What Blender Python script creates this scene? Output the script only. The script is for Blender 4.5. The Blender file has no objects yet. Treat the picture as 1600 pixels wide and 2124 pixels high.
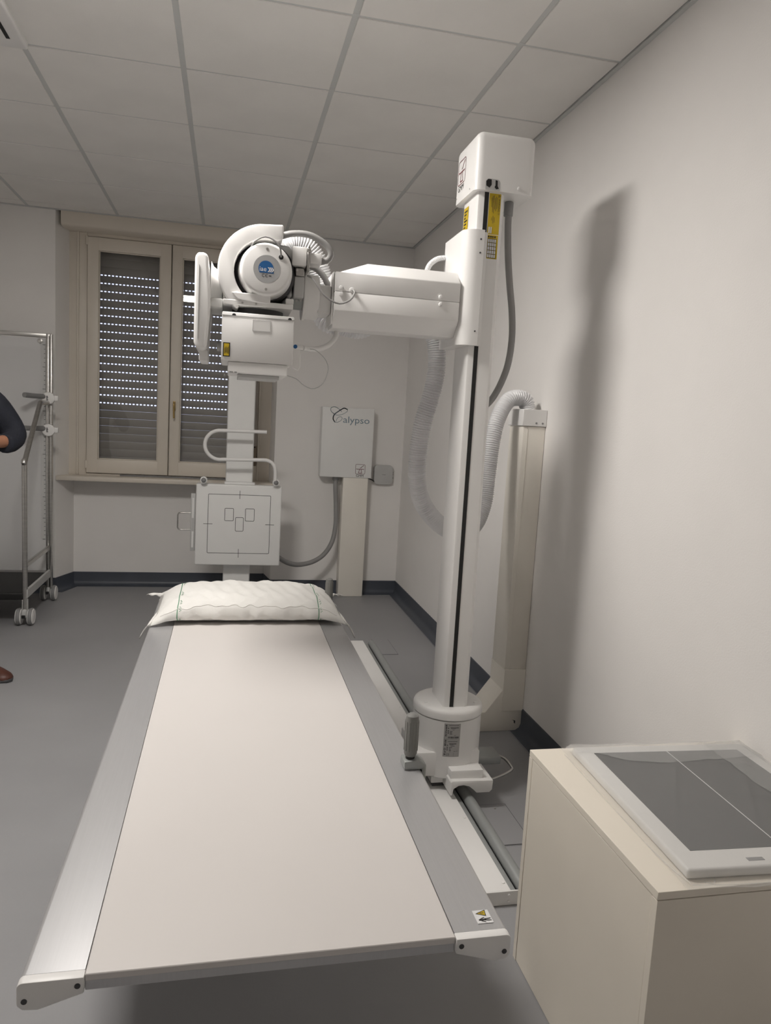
import bpy, bmesh, math, random
from mathutils import Vector, Matrix
random.seed(7)
scene = bpy.context.scene
COL = scene.collection
V = Vector

# ------------------------------------------------------------------ camera
cam_data = bpy.data.cameras.new('camera')
cam = bpy.data.objects.new('camera', cam_data)
COL.objects.link(cam)
cam_data.sensor_fit = 'HORIZONTAL'
cam_data.sensor_width = 36.0
cam_data.lens = 1520.4 * 36.0 / 1600.0
cam_data.clip_start = 0.02
CAM_H = 1.41
yaw, pitch, roll = 0.2171, 0.1225, 0.0562
f0 = V((math.sin(yaw), math.cos(yaw), 0)); r0 = V((math.cos(yaw), -math.sin(yaw), 0)); u0 = V((0, 0, 1))
fwd = f0 * math.cos(pitch) - u0 * math.sin(pitch)
up = u0 * math.cos(pitch) + f0 * math.sin(pitch)
rgt = r0 * math.cos(roll) + up * math.sin(roll)
up2 = up * math.cos(roll) - r0 * math.sin(roll)
cam.matrix_world = Matrix(((rgt.x, up2.x, -fwd.x, 0), (rgt.y, up2.y, -fwd.y, 0), (rgt.z, up2.z, -fwd.z, CAM_H), (0, 0, 0, 1)))
scene.camera = cam

# ------------------------------------------------------------------ world, light, exposure
world = bpy.data.worlds.new('daylight'); scene.world = world
world.use_nodes = True
bg = world.node_tree.nodes['Background']
bg.inputs[0].default_value = (0.62, 0.68, 1.0, 1)      # overcast sky outside the shutter
bg.inputs[1].default_value = 1.6
LED_STRENGTH = 46.0
LED_COLOUR = (1.0, 0.955, 0.905)
scene.view_settings.view_transform = 'Standard'
scene.view_settings.look = 'None'
scene.view_settings.exposure = 0.3
scene.view_settings.gamma = 1.0
scene.view_settings.use_curve_mapping = False

# ------------------------------------------------------------------ materials
MATS = {}
def mat(name, col, rough=0.5, metal=0.0, var=0.0, scale=8.0, bump=0.0, bscale=60.0, stretch=None, coat=0.0, emit=None, estr=0.0):
    if name in MATS: return MATS[name]
    m = bpy.data.materials.new(name); m.use_nodes = True
    nt = m.node_tree; b = nt.nodes['Principled BSDF']
    b.inputs['Base Color'].default_value = (*col, 1)
    b.inputs['Roughness'].default_value = rough
    b.inputs['Metallic'].default_value = metal
    if coat: b.inputs['Coat Weight'].default_value = coat
    if emit:
        b.inputs['Emission Color'].default_value = (*emit, 1); b.inputs['Emission Strength'].default_value = estr
    if var or bump:
        tc = nt.nodes.new('ShaderNodeTexCoord'); mp = nt.nodes.new('ShaderNodeMapping')
        nt.links.new(tc.outputs['Object'], mp.inputs['Vector'])
        if stretch: mp.inputs['Scale'].default_value = stretch
    if var:
        n = nt.nodes.new('ShaderNodeTexNoise'); n.inputs['Scale'].default_value = scale; n.inputs['Detail'].default_value = 5
        nt.links.new(mp.outputs[0], n.inputs['Vector'])
        r = nt.nodes.new('ShaderNodeValToRGB')
        r.color_ramp.elements[0].position = 0.3; r.color_ramp.elements[1].position = 0.7
        r.color_ramp.elements[0].color = (*[c * (1 - var) for c in col], 1)
        r.color_ramp.elements[1].color = (*[min(1, c * (1 + var)) for c in col], 1)
        nt.links.new(n.outputs['Fac'], r.inputs[0]); nt.links.new(r.outputs[0], b.inputs['Base Color'])
    if bump:
        n2 = nt.nodes.new('ShaderNodeTexNoise'); n2.inputs['Scale'].default_value = bscale; n2.inputs['Detail'].default_value = 3
        nt.links.new(mp.outputs[0], n2.inputs['Vector'])
        bp = nt.nodes.new('ShaderNodeBump'); bp.inputs['Strength'].default_value = bump; bp.inputs['Distance'].default_value = 0.01
        nt.links.new(n2.outputs['Fac'], bp.inputs['Height']); nt.links.new(bp.outputs[0], b.inputs['Normal'])
    MATS[name] = m
    return m

def clear_mat(name, tint, trans, rough):
    m = bpy.data.materials.new(name); m.use_nodes = True
    nt = m.node_tree; nt.nodes.clear()
    out = nt.nodes.new('ShaderNodeOutputMaterial'); mix = nt.nodes.new('ShaderNodeMixShader')
    t = nt.nodes.new('ShaderNodeBsdfTransparent'); t.inputs[0].default_value = (*tint, 1)
    p = nt.nodes.new('ShaderNodeBsdfPrincipled'); p.inputs['Roughness'].default_value = rough
    p.inputs['Base Color'].default_value = (0.85, 0.85, 0.84, 1)
    if trans is None:
        fr = nt.nodes.new('ShaderNodeFresnel'); fr.inputs[0].default_value = 1.5
        g = nt.nodes.new('ShaderNodeBsdfGlossy'); g.inputs['Roughness'].default_value = rough
        nt.links.new(fr.outputs[0], mix.inputs[0]); nt.links.new(t.outputs[0], mix.inputs[1]); nt.links.new(g.outputs[0], mix.inputs[2])
    else:
        mix.inputs[0].default_value = 1 - trans
        nt.links.new(t.outputs[0], mix.inputs[1]); nt.links.new(p.outputs[0], mix.inputs[2])
    nt.links.new(mix.outputs[0], out.inputs[0])
    MATS[name] = m
    return m

WALL = mat('wall_paint', (0.89, 0.868, 0.845), 0.75, var=0.02, scale=2.5, bump=0.05, bscale=180)
CEILT = mat('ceiling_tile', (0.91, 0.89, 0.86), 0.85, var=0.03, scale=3, bump=0.08, bscale=250)
CEILB = mat('ceiling_bar', (0.66, 0.67, 0.66), 0.5)
FLOOR = mat('vinyl_floor', (0.31, 0.31, 0.318), 0.42, var=0.06, scale=1.6, bump=0.04, bscale=120)
SEAM = mat('vinyl_weld', (0.26, 0.265, 0.28), 0.5, var=0.15, scale=30)
BASE = mat('baseboard_vinyl', (0.068, 0.078, 0.098), 0.42, var=0.08, scale=6)
BEIGE = mat('window_lacquer', (0.75, 0.69, 0.605), 0.42, var=0.03, scale=4)
SHUT = mat('shutter_pvc', (0.36, 0.325, 0.29), 0.5, var=0.05, scale=3)
TROUSB = mat('brown_plate', (0.22, 0.17, 0.12), 0.5, var=0.08, scale=20)
GLASS = clear_mat('window_glass', (0.97, 0.98, 0.98), None, 0.0)
BRASS = mat('brass', (0.50, 0.36, 0.16), 0.35, 1.0, var=0.1, scale=20)
WHITE = mat('white_enamel', (0.88, 0.87, 0.855), 0.34, var=0.015, scale=5)
WHITE2 = mat('white_plastic', (0.85, 0.84, 0.825), 0.42, var=0.015, scale=5)
COOL = mat('cool_white_enamel', (0.87, 0.87, 0.855), 0.4, var=0.015, scale=5)
LIGHTG = mat('light_grey_plastic', (0.55, 0.55, 0.54), 0.45, var=0.03, scale=9)
GREY = mat('grey_plastic', (0.25, 0.25, 0.25), 0.5, var=0.05, scale=12)
CABLEG = mat('grey_cable', (0.30, 0.295, 0.29), 0.5, var=0.05, scale=12)
DARKG = mat('dark_grey_plastic', (0.06, 0.06, 0.063), 0.5, var=0.1, scale=12)
BLACK = mat('black_rubber', (0.012, 0.012, 0.012), 0.55, var=0.1, scale=20)
STEEL = mat('steel', (0.55, 0.54, 0.52), 0.3, 1.0, var=0.08, scale=12, stretch=(1, 1, 8))
ALU = mat('brushed_aluminium', (0.58, 0.58, 0.59), 0.38, 0.62, var=0.02, scale=30, stretch=(12, 0.3, 1))
LAMIN = mat('table_laminate', (0.68, 0.65, 0.63), 0.38, var=0.015, scale=2)
RUBG = mat('handgrip_rubber', (0.21, 0.21, 0.20), 0.6, var=0.06, scale=20, bump=0.1, bscale=120)
RAILG = mat('rail_grey', (0.36, 0.375, 0.37), 0.4, 0.3, var=0.05, scale=8)
MELAM = mat('cream_melamine', (0.86, 0.80, 0.70), 0.42, var=0.02, scale=4)
TRUNK = mat('beige_trunking', (0.89, 0.85, 0.775), 0.45, var=0.02, scale=4)
HOSE = mat('corrugated_pvc', (0.80, 0.80, 0.81), 0.35, var=0.06, scale=14)
LINEN = mat('pillow_paper', (0.80, 0.79, 0.76), 0.8, var=0.02, scale=10, bump=0.35, bscale=22)
INKG = mat('green_ink', (0.10, 0.28, 0.16), 0.6, var=0.1, scale=40)
INK = mat('black_ink', (0.03, 0.028, 0.03), 0.5, var=0.1, scale=40)
INKR = mat('dark_red_ink', (0.16, 0.035, 0.045), 0.5, var=0.1, scale=40)
INKB = mat('blue_ink', (0.02, 0.12, 0.33), 0.45, var=0.06, scale=30)
INKW = mat('white_ink', (0.8, 0.8, 0.8), 0.45, var=0.02, scale=30)
INKS = mat('grey_blue_ink', (0.20, 0.28, 0.34), 0.45, var=0.08, scale=30)
YELL = mat('yellow_label', (0.62, 0.44, 0.02), 0.45, var=0.06, scale=30)
SILV = mat('silver_label', (0.42, 0.41, 0.40), 0.4, 0.2, var=0.05, scale=30)
LOGOG = mat('logo_grey', (0.42, 0.42, 0.42), 0.45, var=0.03, scale=30)
DETECT = mat('detector_carbon', (0.020, 0.020, 0.022), 0.45, var=0.06, scale=14)
DETW = mat('detector_frame', (0.78, 0.77, 0.75), 0.4, var=0.02, scale=6)
BAG = clear_mat('plastic_bag', (0.98, 0.98, 0.98), 0.80, 0.10)
ACRYL = clear_mat('milky_acrylic', (0.9, 0.9, 0.92), 0.40, 0.2)
NAVY = mat('navy_fleece', (0.010, 0.012, 0.020), 0.85, var=0.2, scale=20, bump=0.2, bscale=90)
TROUS = mat('dark_trousers', (0.012, 0.012, 0.015), 0.85, var=0.2, scale=20, bump=0.2, bscale=90)
SKIN = mat('skin', (0.36, 0.17, 0.10), 0.5, var=0.06, scale=20)
HAIR = mat('dark_hair', (0.012, 0.008, 0.006), 0.6, var=0.2, scale=60)
SHOE = mat('brown_leather', (0.085, 0.028, 0.018), 0.5, var=0.2, scale=20, bump=0.1, bscale=120)
LED = mat('led_diffuser', (0.9, 0.9, 0.9), 0.6, emit=LED_COLOUR, estr=LED_STRENGTH)

# ------------------------------------------------------------------ builders
def world_off(o):
    v = V((0, 0, 0))
    while o: v = v + o.location; o = o.parent
    return v

def link(name, me, m, parent=None, loc=(0, 0, 0)):
    o = bpy.data.objects.new(name, me); COL.objects.link(o)
    if m is not None and not me.materials: me.materials.append(m)
    if parent: o.parent = parent
    o.location = loc
    return o

def tag(o, label=None, cat=None, group=None, kind=None):
    if label: o['label'] = label
    if cat: o['category'] = cat
    if group: o['group'] = group
    if kind: o['kind'] = kind
    return o

def thing(name, loc, label, cat, group=None):
    o = bpy.data.objects.new(name, None); COL.objects.link(o)
    o.location = loc; o.empty_display_size = 0.05
    return tag(o, label, cat, group)

class MB:
    """collects shapes given in world coordinates"""
    def __init__(self): self.bm = bmesh.new()
    def add(self, verts, faces):
        vs = [self.bm.verts.new(v) for v in verts]
        for f in faces:
            try: self.bm.faces.new([vs[i] for i in f])
            except ValueError: pass
        return self
    def box(self, x0, x1, y0, y1, z0, z1, r=0.0, seg=3, edges=None):
        t = bmesh.new(); bmesh.ops.create_cube(t, size=1)
        for v in t.verts: v.co = V(((x0 + x1) / 2 + v.co.x * (x1 - x0), (y0 + y1) / 2 + v.co.y * (y1 - y0), (z0 + z1) / 2 + v.co.z * (z1 - z0)))
        if r > 0:
            es = t.edges[:]
            if edges:
                ax = 'xyz'.index(edges); es = [e for e in es if abs((e.verts[0].co - e.verts[1].co)[ax]) > 1e-6]
            bmesh.ops.bevel(t, geom=es, offset=r, segments=seg, affect='EDGES', profile=0.5)
        self._merge(t); return self
    def _merge(self, t):
        t.verts.index_update()
        vs = [self.bm.verts.new(v.co) for v in t.verts]
        for f in t.faces:
            try: self.bm.faces.new([vs[v.index] for v in f.verts])
            except ValueError: pass
        t.free()
    def prism(self, poly, axis, a, b, r=0.0, seg=2):
        """poly in the two other axes (cyclic order kept x<y<z), extruded from a to b"""
        def P(p, w):
            if axis == 'x': return V((w, p[0], p[1]))
            if axis == 'y': return V((p[0], w, p[1]))
            return V((p[0], p[1], w))
        t = bmesh.new(); n = len(poly)
        lo = [t.verts.new(P(p, a)) for p in poly]; hi = [t.verts.new(P(p, b)) for p in poly]
        t.faces.new(lo); t.faces.new(hi[::-1])
        for i in range(n): t.faces.new([lo[i], hi[i], hi[(i + 1) % n], lo[(i + 1) % n]])
        bmesh.ops.recalc_face_normals(t, faces=t.faces[:])
        if r > 0:
            es = [e for e in t.edges if len(e.link_faces) == 2 and e.calc_face_angle() > 0.5]
            bmesh.ops.bevel(t, geom=es, offset=r, segments=seg, affect='EDGES', profile=0.5)
        self._merge(t); return self
    def rev(self, prof, c, axis='z', n=40, a0=0.0, a1=2 * math.pi):
        """profile (radius, along) turned about an axis through c"""
        c = V(c); full = abs(a1 - a0 - 2 * math.pi) < 1e-6
        m = n if full else n + 1
        def P(r, h, a):
            x, y = r * math.cos(a), r * math.sin(a)
            return c + (V((x, y, h)) if axis == 'z' else V((x, h, y)) if axis == 'y' else V((h, x, y)))
        rings = []
        for r, h in prof:
            if r < 1e-6: rings.append([self.bm.verts.new(P(0, h, 0))])
            else: rings.append([self.bm.verts.new(P(r, h, a0 + (a1 - a0) * i / n)) for i in range(m)])
        for A, B in zip(rings, rings[1:]):
            for i in range(n):
                j = (i + 1) % m
                if len(A) == 1 and len(B) == 1: continue
                if len(A) == 1: f = [A[0], B[j], B[i]]
                elif len(B) == 1: f = [A[i], A[j], B[0]]
                else: f = [A[i], A[j], B[j], B[i]]
                self.bm.faces.new(f)
        return self
    def cyl(self, c, r, h0, h1, axis='z', n=28, e=0.0):
        if e > 0: pr = [(0, h0), (r - e, h0), (r - 0.3 * e, h0 + 0.3 * e), (r, h0 + e), (r, h1 - e), (r - 0.3 * e, h1 - 0.3 * e), (r - e, h1), (0, h1)]
        else: pr = [(0, h0), (r, h0), (r, h1), (0, h1)]
        return self.rev(pr, c, axis, n)
    def tube(self, pts, r, n=12, step=None, rib=None, closed_ends=True):
        """round pipe along a list of points; rib=(pitch, depth) makes it corrugated"""
        pts = [V(p) for p in pts]
        if step or rib: pts = resample(pts, rib[0] / 2 if rib else step)
        tang = []
        for i in range(len(pts)):
            a = pts[max(0, i - 1)]; b = pts[min(len(pts) - 1, i + 1)]
            tang.append((b - a).normalized())
        nrm = tang[0].orthogonal().normalized(); rings = []
        for i, p in enumerate(pts):
            t = tang[i]; nrm = (nrm - t * nrm.dot(t)).normalized(); bn = t.cross(nrm)
            rr = r if not rib else (r if i % 2 == 0 else r - rib[1])
            rings.append([self.bm.verts.new(p + (nrm * math.cos(2 * math.pi * k / n) + bn * math.sin(2 * math.pi * k / n)) * rr) for k in range(n)])
        for A, B in zip(rings, rings[1:]):
            for k in range(n): self.bm.faces.new([A[k], A[(k + 1) % n], B[(k + 1) % n], B[k]])
        if closed_ends:
            self.bm.faces.new(rings[0][::-1]); self.bm.faces.new(rings[-1])
        return self
    def build(self, name, m, parent=None, smooth=True, label=None, shift=None):
        bmesh.ops.recalc_face_normals(self.bm, faces=self.bm.faces[:])
        off = world_off(parent) if parent else V((0, 0, 0))
        if shift is not None: off = V(shift)
        for v in self.bm.verts: v.co -= off
        me = bpy.data.meshes.new(name); self.bm.to_mesh(me); self.bm.free()
        if smooth:
            me.polygons.foreach_set('use_smooth', [True] * len(me.polygons))
            try: me.set_sharp_from_angle(angle=math.radians(38))
            except Exception: pass
        o = link(name, me, m, parent, off if (parent is None or shift is not None) else (0, 0, 0))
        if label: o['label'] = label
        return o

def catmull(P, per=14):
    P = [V(p) for p in P]; out = []
    Q = [P[0] * 2 - P[1]] + P + [P[-1] * 2 - P[-2]]
    for i in range(1, len(Q) - 2):
        a, b, c, d = Q[i - 1], Q[i], Q[i + 1], Q[i + 2]
        for k in range(per):
            t = k / per
            out.append(0.5 * ((2 * b) + (c - a) * t + (2 * a - 5 * b + 4 * c - d) * t * t + (3 * b - a - 3 * c + d) * t ** 3))
    out.append(P[-1]); return out

def resample(pts, step):
    L = [0]
    for a, b in zip(pts, pts[1:]): L.append(L[-1] + (b - a).length)
    n = max(2, int(L[-1] / step)); out = []; j = 0
    for i in range(n + 1):
        s = L[-1] * i / n
        while j < len(L) - 2 and L[j + 1] < s: j += 1
        d = L[j + 1] - L[j]; t = 0 if d < 1e-9 else (s - L[j]) / d
        out.append(pts[j].lerp(pts[j + 1], t))
    return out

def arc(cx, cy, r, a0, a1, n):
    return [(cx + r * math.cos(math.radians(a0 + (a1 - a0) * i / n)), cy + r * math.sin(math.radians(a0 + (a1 - a0) * i / n))) for i in range(n + 1)]

def rrect(x0, x1, y0, y1, r, n=5):
    return arc(x1 - r, y1 - r, r, 0, 90, n) + arc(x0 + r, y1 - r, r, 90, 180, n) + arc(x0 + r, y0 + r, r, 180, 270, n) + arc(x1 - r, y0 + r, r, 270, 360, n)

class Flat:
    """flat print: 2-D shapes on a plane given by origin, u and v directions"""
    def __init__(self, o, u, v): self.o, self.u, self.v = V(o), V(u), V(v); self.mb = MB(); self.k = 0
    def P(self, a, b): return self.o + self.u * a + self.v * b
    def poly(self, pts): self.mb.add([self.P(*p) for p in pts], [list(range(len(pts)))]); return self
    def rect(self, a0, a1, b0, b1): return self.poly([(a0, b0), (a1, b0), (a1, b1), (a0, b1)])
    def stroke(self, pts, w, closed=False):
        n = len(pts); seg = n if closed else n - 1
        for i in range(seg):
            a, b = pts[i], pts[(i + 1) % n]; d = math.hypot(b[0] - a[0], b[1] - a[1])
            if d < 1e-7: continue
            ex, ey = (b[0] - a[0]) / d * w * 0.5, (b[1] - a[1]) / d * w * 0.5
            a = (a[0] - ex * 0.6, a[1] - ey * 0.6); b = (b[0] + ex * 0.6, b[1] + ey * 0.6)
            self.poly([(a[0] - ey, a[1] + ex), (b[0] - ey, b[1] + ex), (b[0] + ey, b[1] - ex), (a[0] + ey, a[1] - ex)])
        return self
    def text(self, s, a, b, size, w=1.0, shear=0.0):
        cu = bpy.data.curves.new('type', 'FONT'); cu.body = s; cu.size = size; cu.shear = shear; cu.resolution_u = 4
        o = bpy.data.objects.new('type', cu); COL.objects.link(o)
        dg = bpy.context.evaluated_depsgraph_get()
        me = bpy.data.meshes.new_from_object(o.evaluated_get(dg))
        self.mb.add([self.P(a + v.co.x * w, b + v.co.y) for v in me.vertices], [list(p.vertices) for p in me.polygons])
        bpy.data.objects.remove(o); bpy.data.curves.remove(cu); bpy.data.meshes.remove(me); return self
    def build(self, name, m, parent, label=None): return self.mb.build(name, m, parent, smooth=False, label=label)

def struct(name, mb, m, **k):
    o = mb.build(name, m, **k); o['kind'] = 'structure'; return o

def emblem(o, u, v, s, parent):
    """rounded square with table sign and the three letters under it; s = side"""
    f = Flat(o, u, v)
    f.stroke(rrect(-s / 2, s / 2, -s / 2, s / 2, s * 0.12), s * 0.035, True)
    f.stroke([(-s * 0.38, 0.0), (s * 0.38, 0.0)], s * 0.055)
    f.stroke([(-s * 0.38, 0.0), (-s * 0.38, s * 0.05)], s * 0.045)
    f.stroke([(-s * 0.09, -s * 0.04), (-s * 0.17, -s * 0.40), (s * 0.17, -s * 0.40), (s * 0.09, -s * 0.04)], s * 0.05)
    f.stroke([(-s * 0.02, s * 0.12), (s * 0.10, s * 0.17), (s * 0.20, s * 0.30), (s * 0.38, s * 0.40)], s * 0.05)
    f.poly([(-s * 0.05, s * 0.10), (s * 0.10, s * 0.12), (s * 0.12, s * 0.20)])
    e = f.build('emblem', INKR, parent, 'dark red rounded square emblem with a table sign')
    g = Flat(o, u, v); g.text('GMM', -s * 0.42, -s * 0.80, s * 0.36, 0.98)
    g.build('lettering', INK, parent, 'letters GMM')
    return e

# ================================================================== THE SETTING
XL, XR, YB, YF, ZC = -2.55, 1.395, -1.15, 5.8, 2.77  # unseen left wall and wall behind the camera drawn in for more bounced light
fl = struct('floor', MB().box(XL - 0.2, XR + 0.2, YB - 0.2, 6.4, -0.1, 0.0), FLOOR)
wr = struct('wall_right', MB().box(XR, XR + 0.2, YB - 0.2, 6.4, 0, 2.95), WALL)
struct('wall_left', MB().box(XL - 0.2, XL, YB - 0.2, 6.4, 0, 2.95), WALL)
struct('wall_front', MB().box(XL, XR, YB - 0.2, YB, 0, 2.95), WALL)
wb = MB()
wb.prism([(XL, YF), (-1.235, YF), (-1.15, 6.03), (-1.15, 6.4), (XL, 6.4)], 'z', 0, 2.95)
wb.prism([(0.365, YF), (XR, YF), (XR, 6.4), (0.325, 6.4), (0.325, 6.03)], 'z', 0, 2.95)
wb.box(-1.15, 0.325, 6.03, 6.4, 0, 0.86)
wb.box(-1.15, 0.325, 6.03, 6.4, 2.72, 2.95)
struct('wall_back', wb, WALL)

def base_strip(name, pts):
    mb = MB()
    for a, b in zip(pts, pts[1:]):
        a, b = V((*a, 0)), V((*b, 0)); d = (b - a).normalized(); n = V((d.y, -d.x, 0))
        prof = [(0, 0), (0.055, 0), (0.055, 0.0015), (0.03, 0.004), (0.012, 0.016), (0.005, 0.035), (0.005, 0.105), (0, 0.107)]
        A = [a + n * p + V((0, 0, q)) for p, q in prof]; B = [b + n * p + V((0, 0, q)) for p, q in prof]
        k = len(prof)
        mb.add(A + B, [[i, (i + 1) % k, k + (i + 1) % k, k + i] for i in range(k)] + [list(range(k))[::-1], [k + i for i in range(k)]])
    return struct(name, mb, BASE)
base_strip('baseboard_right', [(XR, 5.8), (XR, YB)])
base_strip('baseboard_back', [(XL, 5.8), (-1.235, 5.8), (-1.15, 6.03), (0.325, 6.03), (0.365, 5.8), (XR, 5.8)])
base_strip('baseboard_left', [(XL, YB), (XL, 5.8)])
base_strip('baseboard_front', [(XR, YB), (XL, YB)])
# weld seams of the vinyl and cover plates let into the floor
sm = MB()
sm.box(XR - 0.062, XR - 0.056, YB, 5.74, 0.0, 0.0012)
sm.box(0.36, XR - 0.06, 5.735, 5.741, 0.0, 0.0012)
sm.box(-1.1, 0.33, 5.965, 5.971, 0.0, 0.0012)
sm.build('weld_seam', SEAM, fl, smooth=False)
def plate(x0, x1, y0, y1):
    o = MB().box(x0, x1, y0, y1, 0.0, 0.0025, 0.001, 1).build('cover_plate', MATS['vinyl_floor'], fl)
    g = MB()
    for a in ((x0 - .002, x1 + .002, y0 - .0025, y0), (x0 - .002, x1 + .002, y1, y1 + .0025), (x1, x1 + .002, y0, y1), (x0 - .002, x0, y0, y1)):
        g.box(*a, 0.0, 0.0012)
    g.build('joint', DARKG, fl, smooth=False)
    MB().cyl((x1 - 0.05, y1 - 0.03, 0), 0.004, 0.0025, 0.0035, n=12).build('screw', STEEL, o)
plate(0.955, 1.065, 2.19, 2.45); plate(0.955, 1.065, 1.90, 2.18); plate(0.955, 1.06, 4.225, 4.525)
plate(0.955, 1.065, 1.60, 1.89)

# ceiling: grid of 60 cm tiles on bars
GX, GY = -0.8143, 2.6576
ceil = struct('ceiling', MB().box(XL - 0.2, XR + 0.2, YB - 0.2, 6.4, 2.82, 2.95), WALL)
xs = [XL] + [GX + 0.6 * i for i in range(-2, 4)] + [XR - 0.022]
ys = [YB] + [GY + 0.6 * i for i in range(-6, 6)] + [YF - 0.02]
cellx = lambda i: (xs[i], xs[i + 1]); celly = lambda j: (ys[j], ys[j + 1])
LAMP_CELLS = []
LAMP_AT = [(GX, GY - 0.6, 'square white LED panel lit in the ceiling nearest the x-ray tube')]
lab = []
for lx, ly, lt in LAMP_AT:
    for i in range(len(xs) - 1):
        for j in range(len(ys) - 1):
            if abs(xs[i] - lx) < 0.01 and abs(ys[j] - ly) < 0.01: LAMP_CELLS.append((i, j)); lab.append(lt)
shared = {}
for i in range(len(xs) - 1):
    for j in range(len(ys) - 1):
        if (i, j) in LAMP_CELLS: continue
        if abs(xs[i] - (GX - 0.6)) < 0.01 and abs(ys[j] - GY) < 0.01: continue      # air conditioner sits here
        a, b = cellx(i); c, d = celly(j)
        ga, gb = (0.011 if i else 0), (0.011 if i < len(xs) - 2 else 0.0)
        w, h = b - a - ga - gb, d - c - 0.015
        key = (round(w, 3), round(h, 3))
        if key not in shared:
            t = MB().box(-w / 2, w / 2, -h / 2, h / 2, 0, 0.02, 0.002, 1).build('ceiling_tile', CEILT, ceil)
            shared[key] = t.data; o = t
            o.location = (0, 0, 0)
        else: o = link('ceiling_tile', shared[key], CEILT, ceil)
        o.location = (a + ga + w / 2, c + 0.0075 + h / 2, ZC)
for x in xs[1:-1]:
    MB().box(x - 0.0125, x + 0.0125, YB, YF, ZC + 0.004, ZC + 0.05).build('runner', CEILB, ceil, smooth=False)
for y in ys[1:-1]:
    MB().box(XL, XR, y - 0.010, y + 0.010, ZC + 0.0035, ZC + 0.045).build('cross_bar', CEILB, ceil, smooth=False)
t1 = MB().box(XR - 0.018, XR, YB, YF, ZC - 0.004, ZC + 0.02).box(XL, XR, YF - 0.018, YF, ZC - 0.004, ZC + 0.02)
t1.box(XL, XL + 0.018, YB, YF, ZC - 0.004, ZC + 0.02).box(XL, XR, YB, YB + 0.018, ZC - 0.004, ZC + 0.02)
struct('trim_1', t1, CEILB, smooth=False)

# light panels
for n, (i, j) in enumerate(LAMP_CELLS):
    a, b = cellx(i); c, d = celly(j); cxm, cym = (a + b) / 2, (c + d) / 2
    root = thing('ceiling_light', (cxm, cym, ZC), lab[n], 'ceiling light', 'LED panels in the ceiling')
    fr = MB()
    for q in ((a + .012, a + .03, c + .006, d - .006), (b - .03, b - .012, c + .006, d - .006), (a + .03, b - .03, c + .006, c + .024), (a + .03, b - .03, d - .024, d - .006)):
        fr.box(*q, ZC - 0.002, ZC + 0.02)
    fr.build('frame', WHITE2, root, smooth=False)
    MB().box(a + .03, b - .03, c + .024, d - .024, ZC + 0.002, ZC + 0.02).build('diffuser', LED, root, smooth=False)

# window in its niche: outer frame, two sashes, sill, shutter box
win = thing('window_1', (-0.445, 5.99, 0.88), None, None); win['kind'] = 'structure'
fr = MB()
fr.box(-1.178, -1.05, 5.965, 6.06, 0.87, 2.72, 0.004, 2); fr.box(0.16, 0.345, 5.965, 6.06, 0.87, 2.72, 0.004, 2)
fr.box(-1.05, 0.16, 5.965, 6.06, 2.645, 2.72, 0.003, 1); fr.box(-1.05, 0.16, 5.965, 6.06, 0.86, 0.893, 0.003, 1)
fr.box(-1.12, -1.105, 5.955, 5.97, 0.88, 2.72, 0.003, 1); fr.box(0.235, 0.25, 5.955, 5.97, 0.88, 2.72, 0.003, 1)
fr.box(-0.475, -0.415, 6.001, 6.03, 0.88, 2.66)  # backing strip added to block light leaking between the sashes
fr.build('frame', BEIGE, win)
for (x0, x1, g0, g1) in ((-1.046, -0.449, -0.966, -0.528), (-0.441, 0.156, -0.366, 0.075)):
    s = MB(); z0, z1, h0, h1 = 0.897, 2.640, 1.003, 2.548
    s.box(x0, g0, 5.945, 6.0, z0, z1, 0.005, 2); s.box(g1, x1, 5.945, 6.0, z0, z1, 0.005, 2)
    s.box(g0 - .004, g1 + .004, 5.9455, 6.0, z0, h0, 0.004, 2); s.box(g0 - .004, g1 + .004, 5.9455, 6.0, h1, z1, 0.004, 2)
    so = s.build('sash', BEIGE, win)
    bd = MB()
    for q in ((g0, g0 + .008, h0, h1), (g1 - .008, g1, h0, h1), (g0 + .008, g1 - .008, h0, h0 + .008), (g0 + .008, g1 - .008, h1 - .008, h1)):
        bd.box(q[0], q[1], 5.958, 5.966, q[2], q[3], 0.002, 1)
    bd.build('glazing_bead', BEIGE, so)
    MB().box(g0, g1, 5.968, 5.972, h0, h1).build('pane', GLASS, so, smooth=False)
    if x0 < -1:
        for z in (0.93, 2.58): MB().cyl((x0 - 0.003, 5.948, 0), 0.008, z, z + 0.06, n=14, e=0.003).build('hinge', BEIGE, so)
        hz = 1.455
    else:
        hd = MB().box(-0.418, -0.398, 5.932, 5.946, 1.40, 1.475, 0.005, 2)
        hd.tube(catmull([(-0.408, 5.935, 1.462), (-0.408, 5.905, 1.462), (-0.408, 5.895, 1.445), (-0.407, 5.898, 1.39), (-0.406, 5.90, 1.345)], 6), 0.0075, 10)
        hd.build('handle', BRASS, so, label='brass window handle')
MB().box(0.196, 0.226, 5.94, 5.944, 1.16, 2.66).build('shutter_strap', SHUT, win, label='brown shutter strap')
wd = MB().box(0.19, 0.232, 5.93, 5.966, 1.00, 1.16, 0.006, 2).build('strap_winder', TROUSB, win, label='brown strap winder plate')
MB().box(0.20, 0.222, 5.9285, 5.931, 1.145, 1.155).build('strap_slot', BLACK, wd, smooth=False)
MB().prism([(5.795, 2.69), (5.80, 2.675), (5.815, 2.668), (5.97, 2.668), (5.97, 2.77), (5.795, 2.77)], 'x', -1.20, 0.35, 0.003, 1).build('shutter_box', BEIGE, win)
tr = MB().prism([(-1.232, 5.79), (0.362, 5.79), (0.34, 5.965), (-1.17, 5.965)], 'z', 0.845, 0.88, 0.006, 2)
sill = struct('trim_2', tr, BEIGE)
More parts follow.
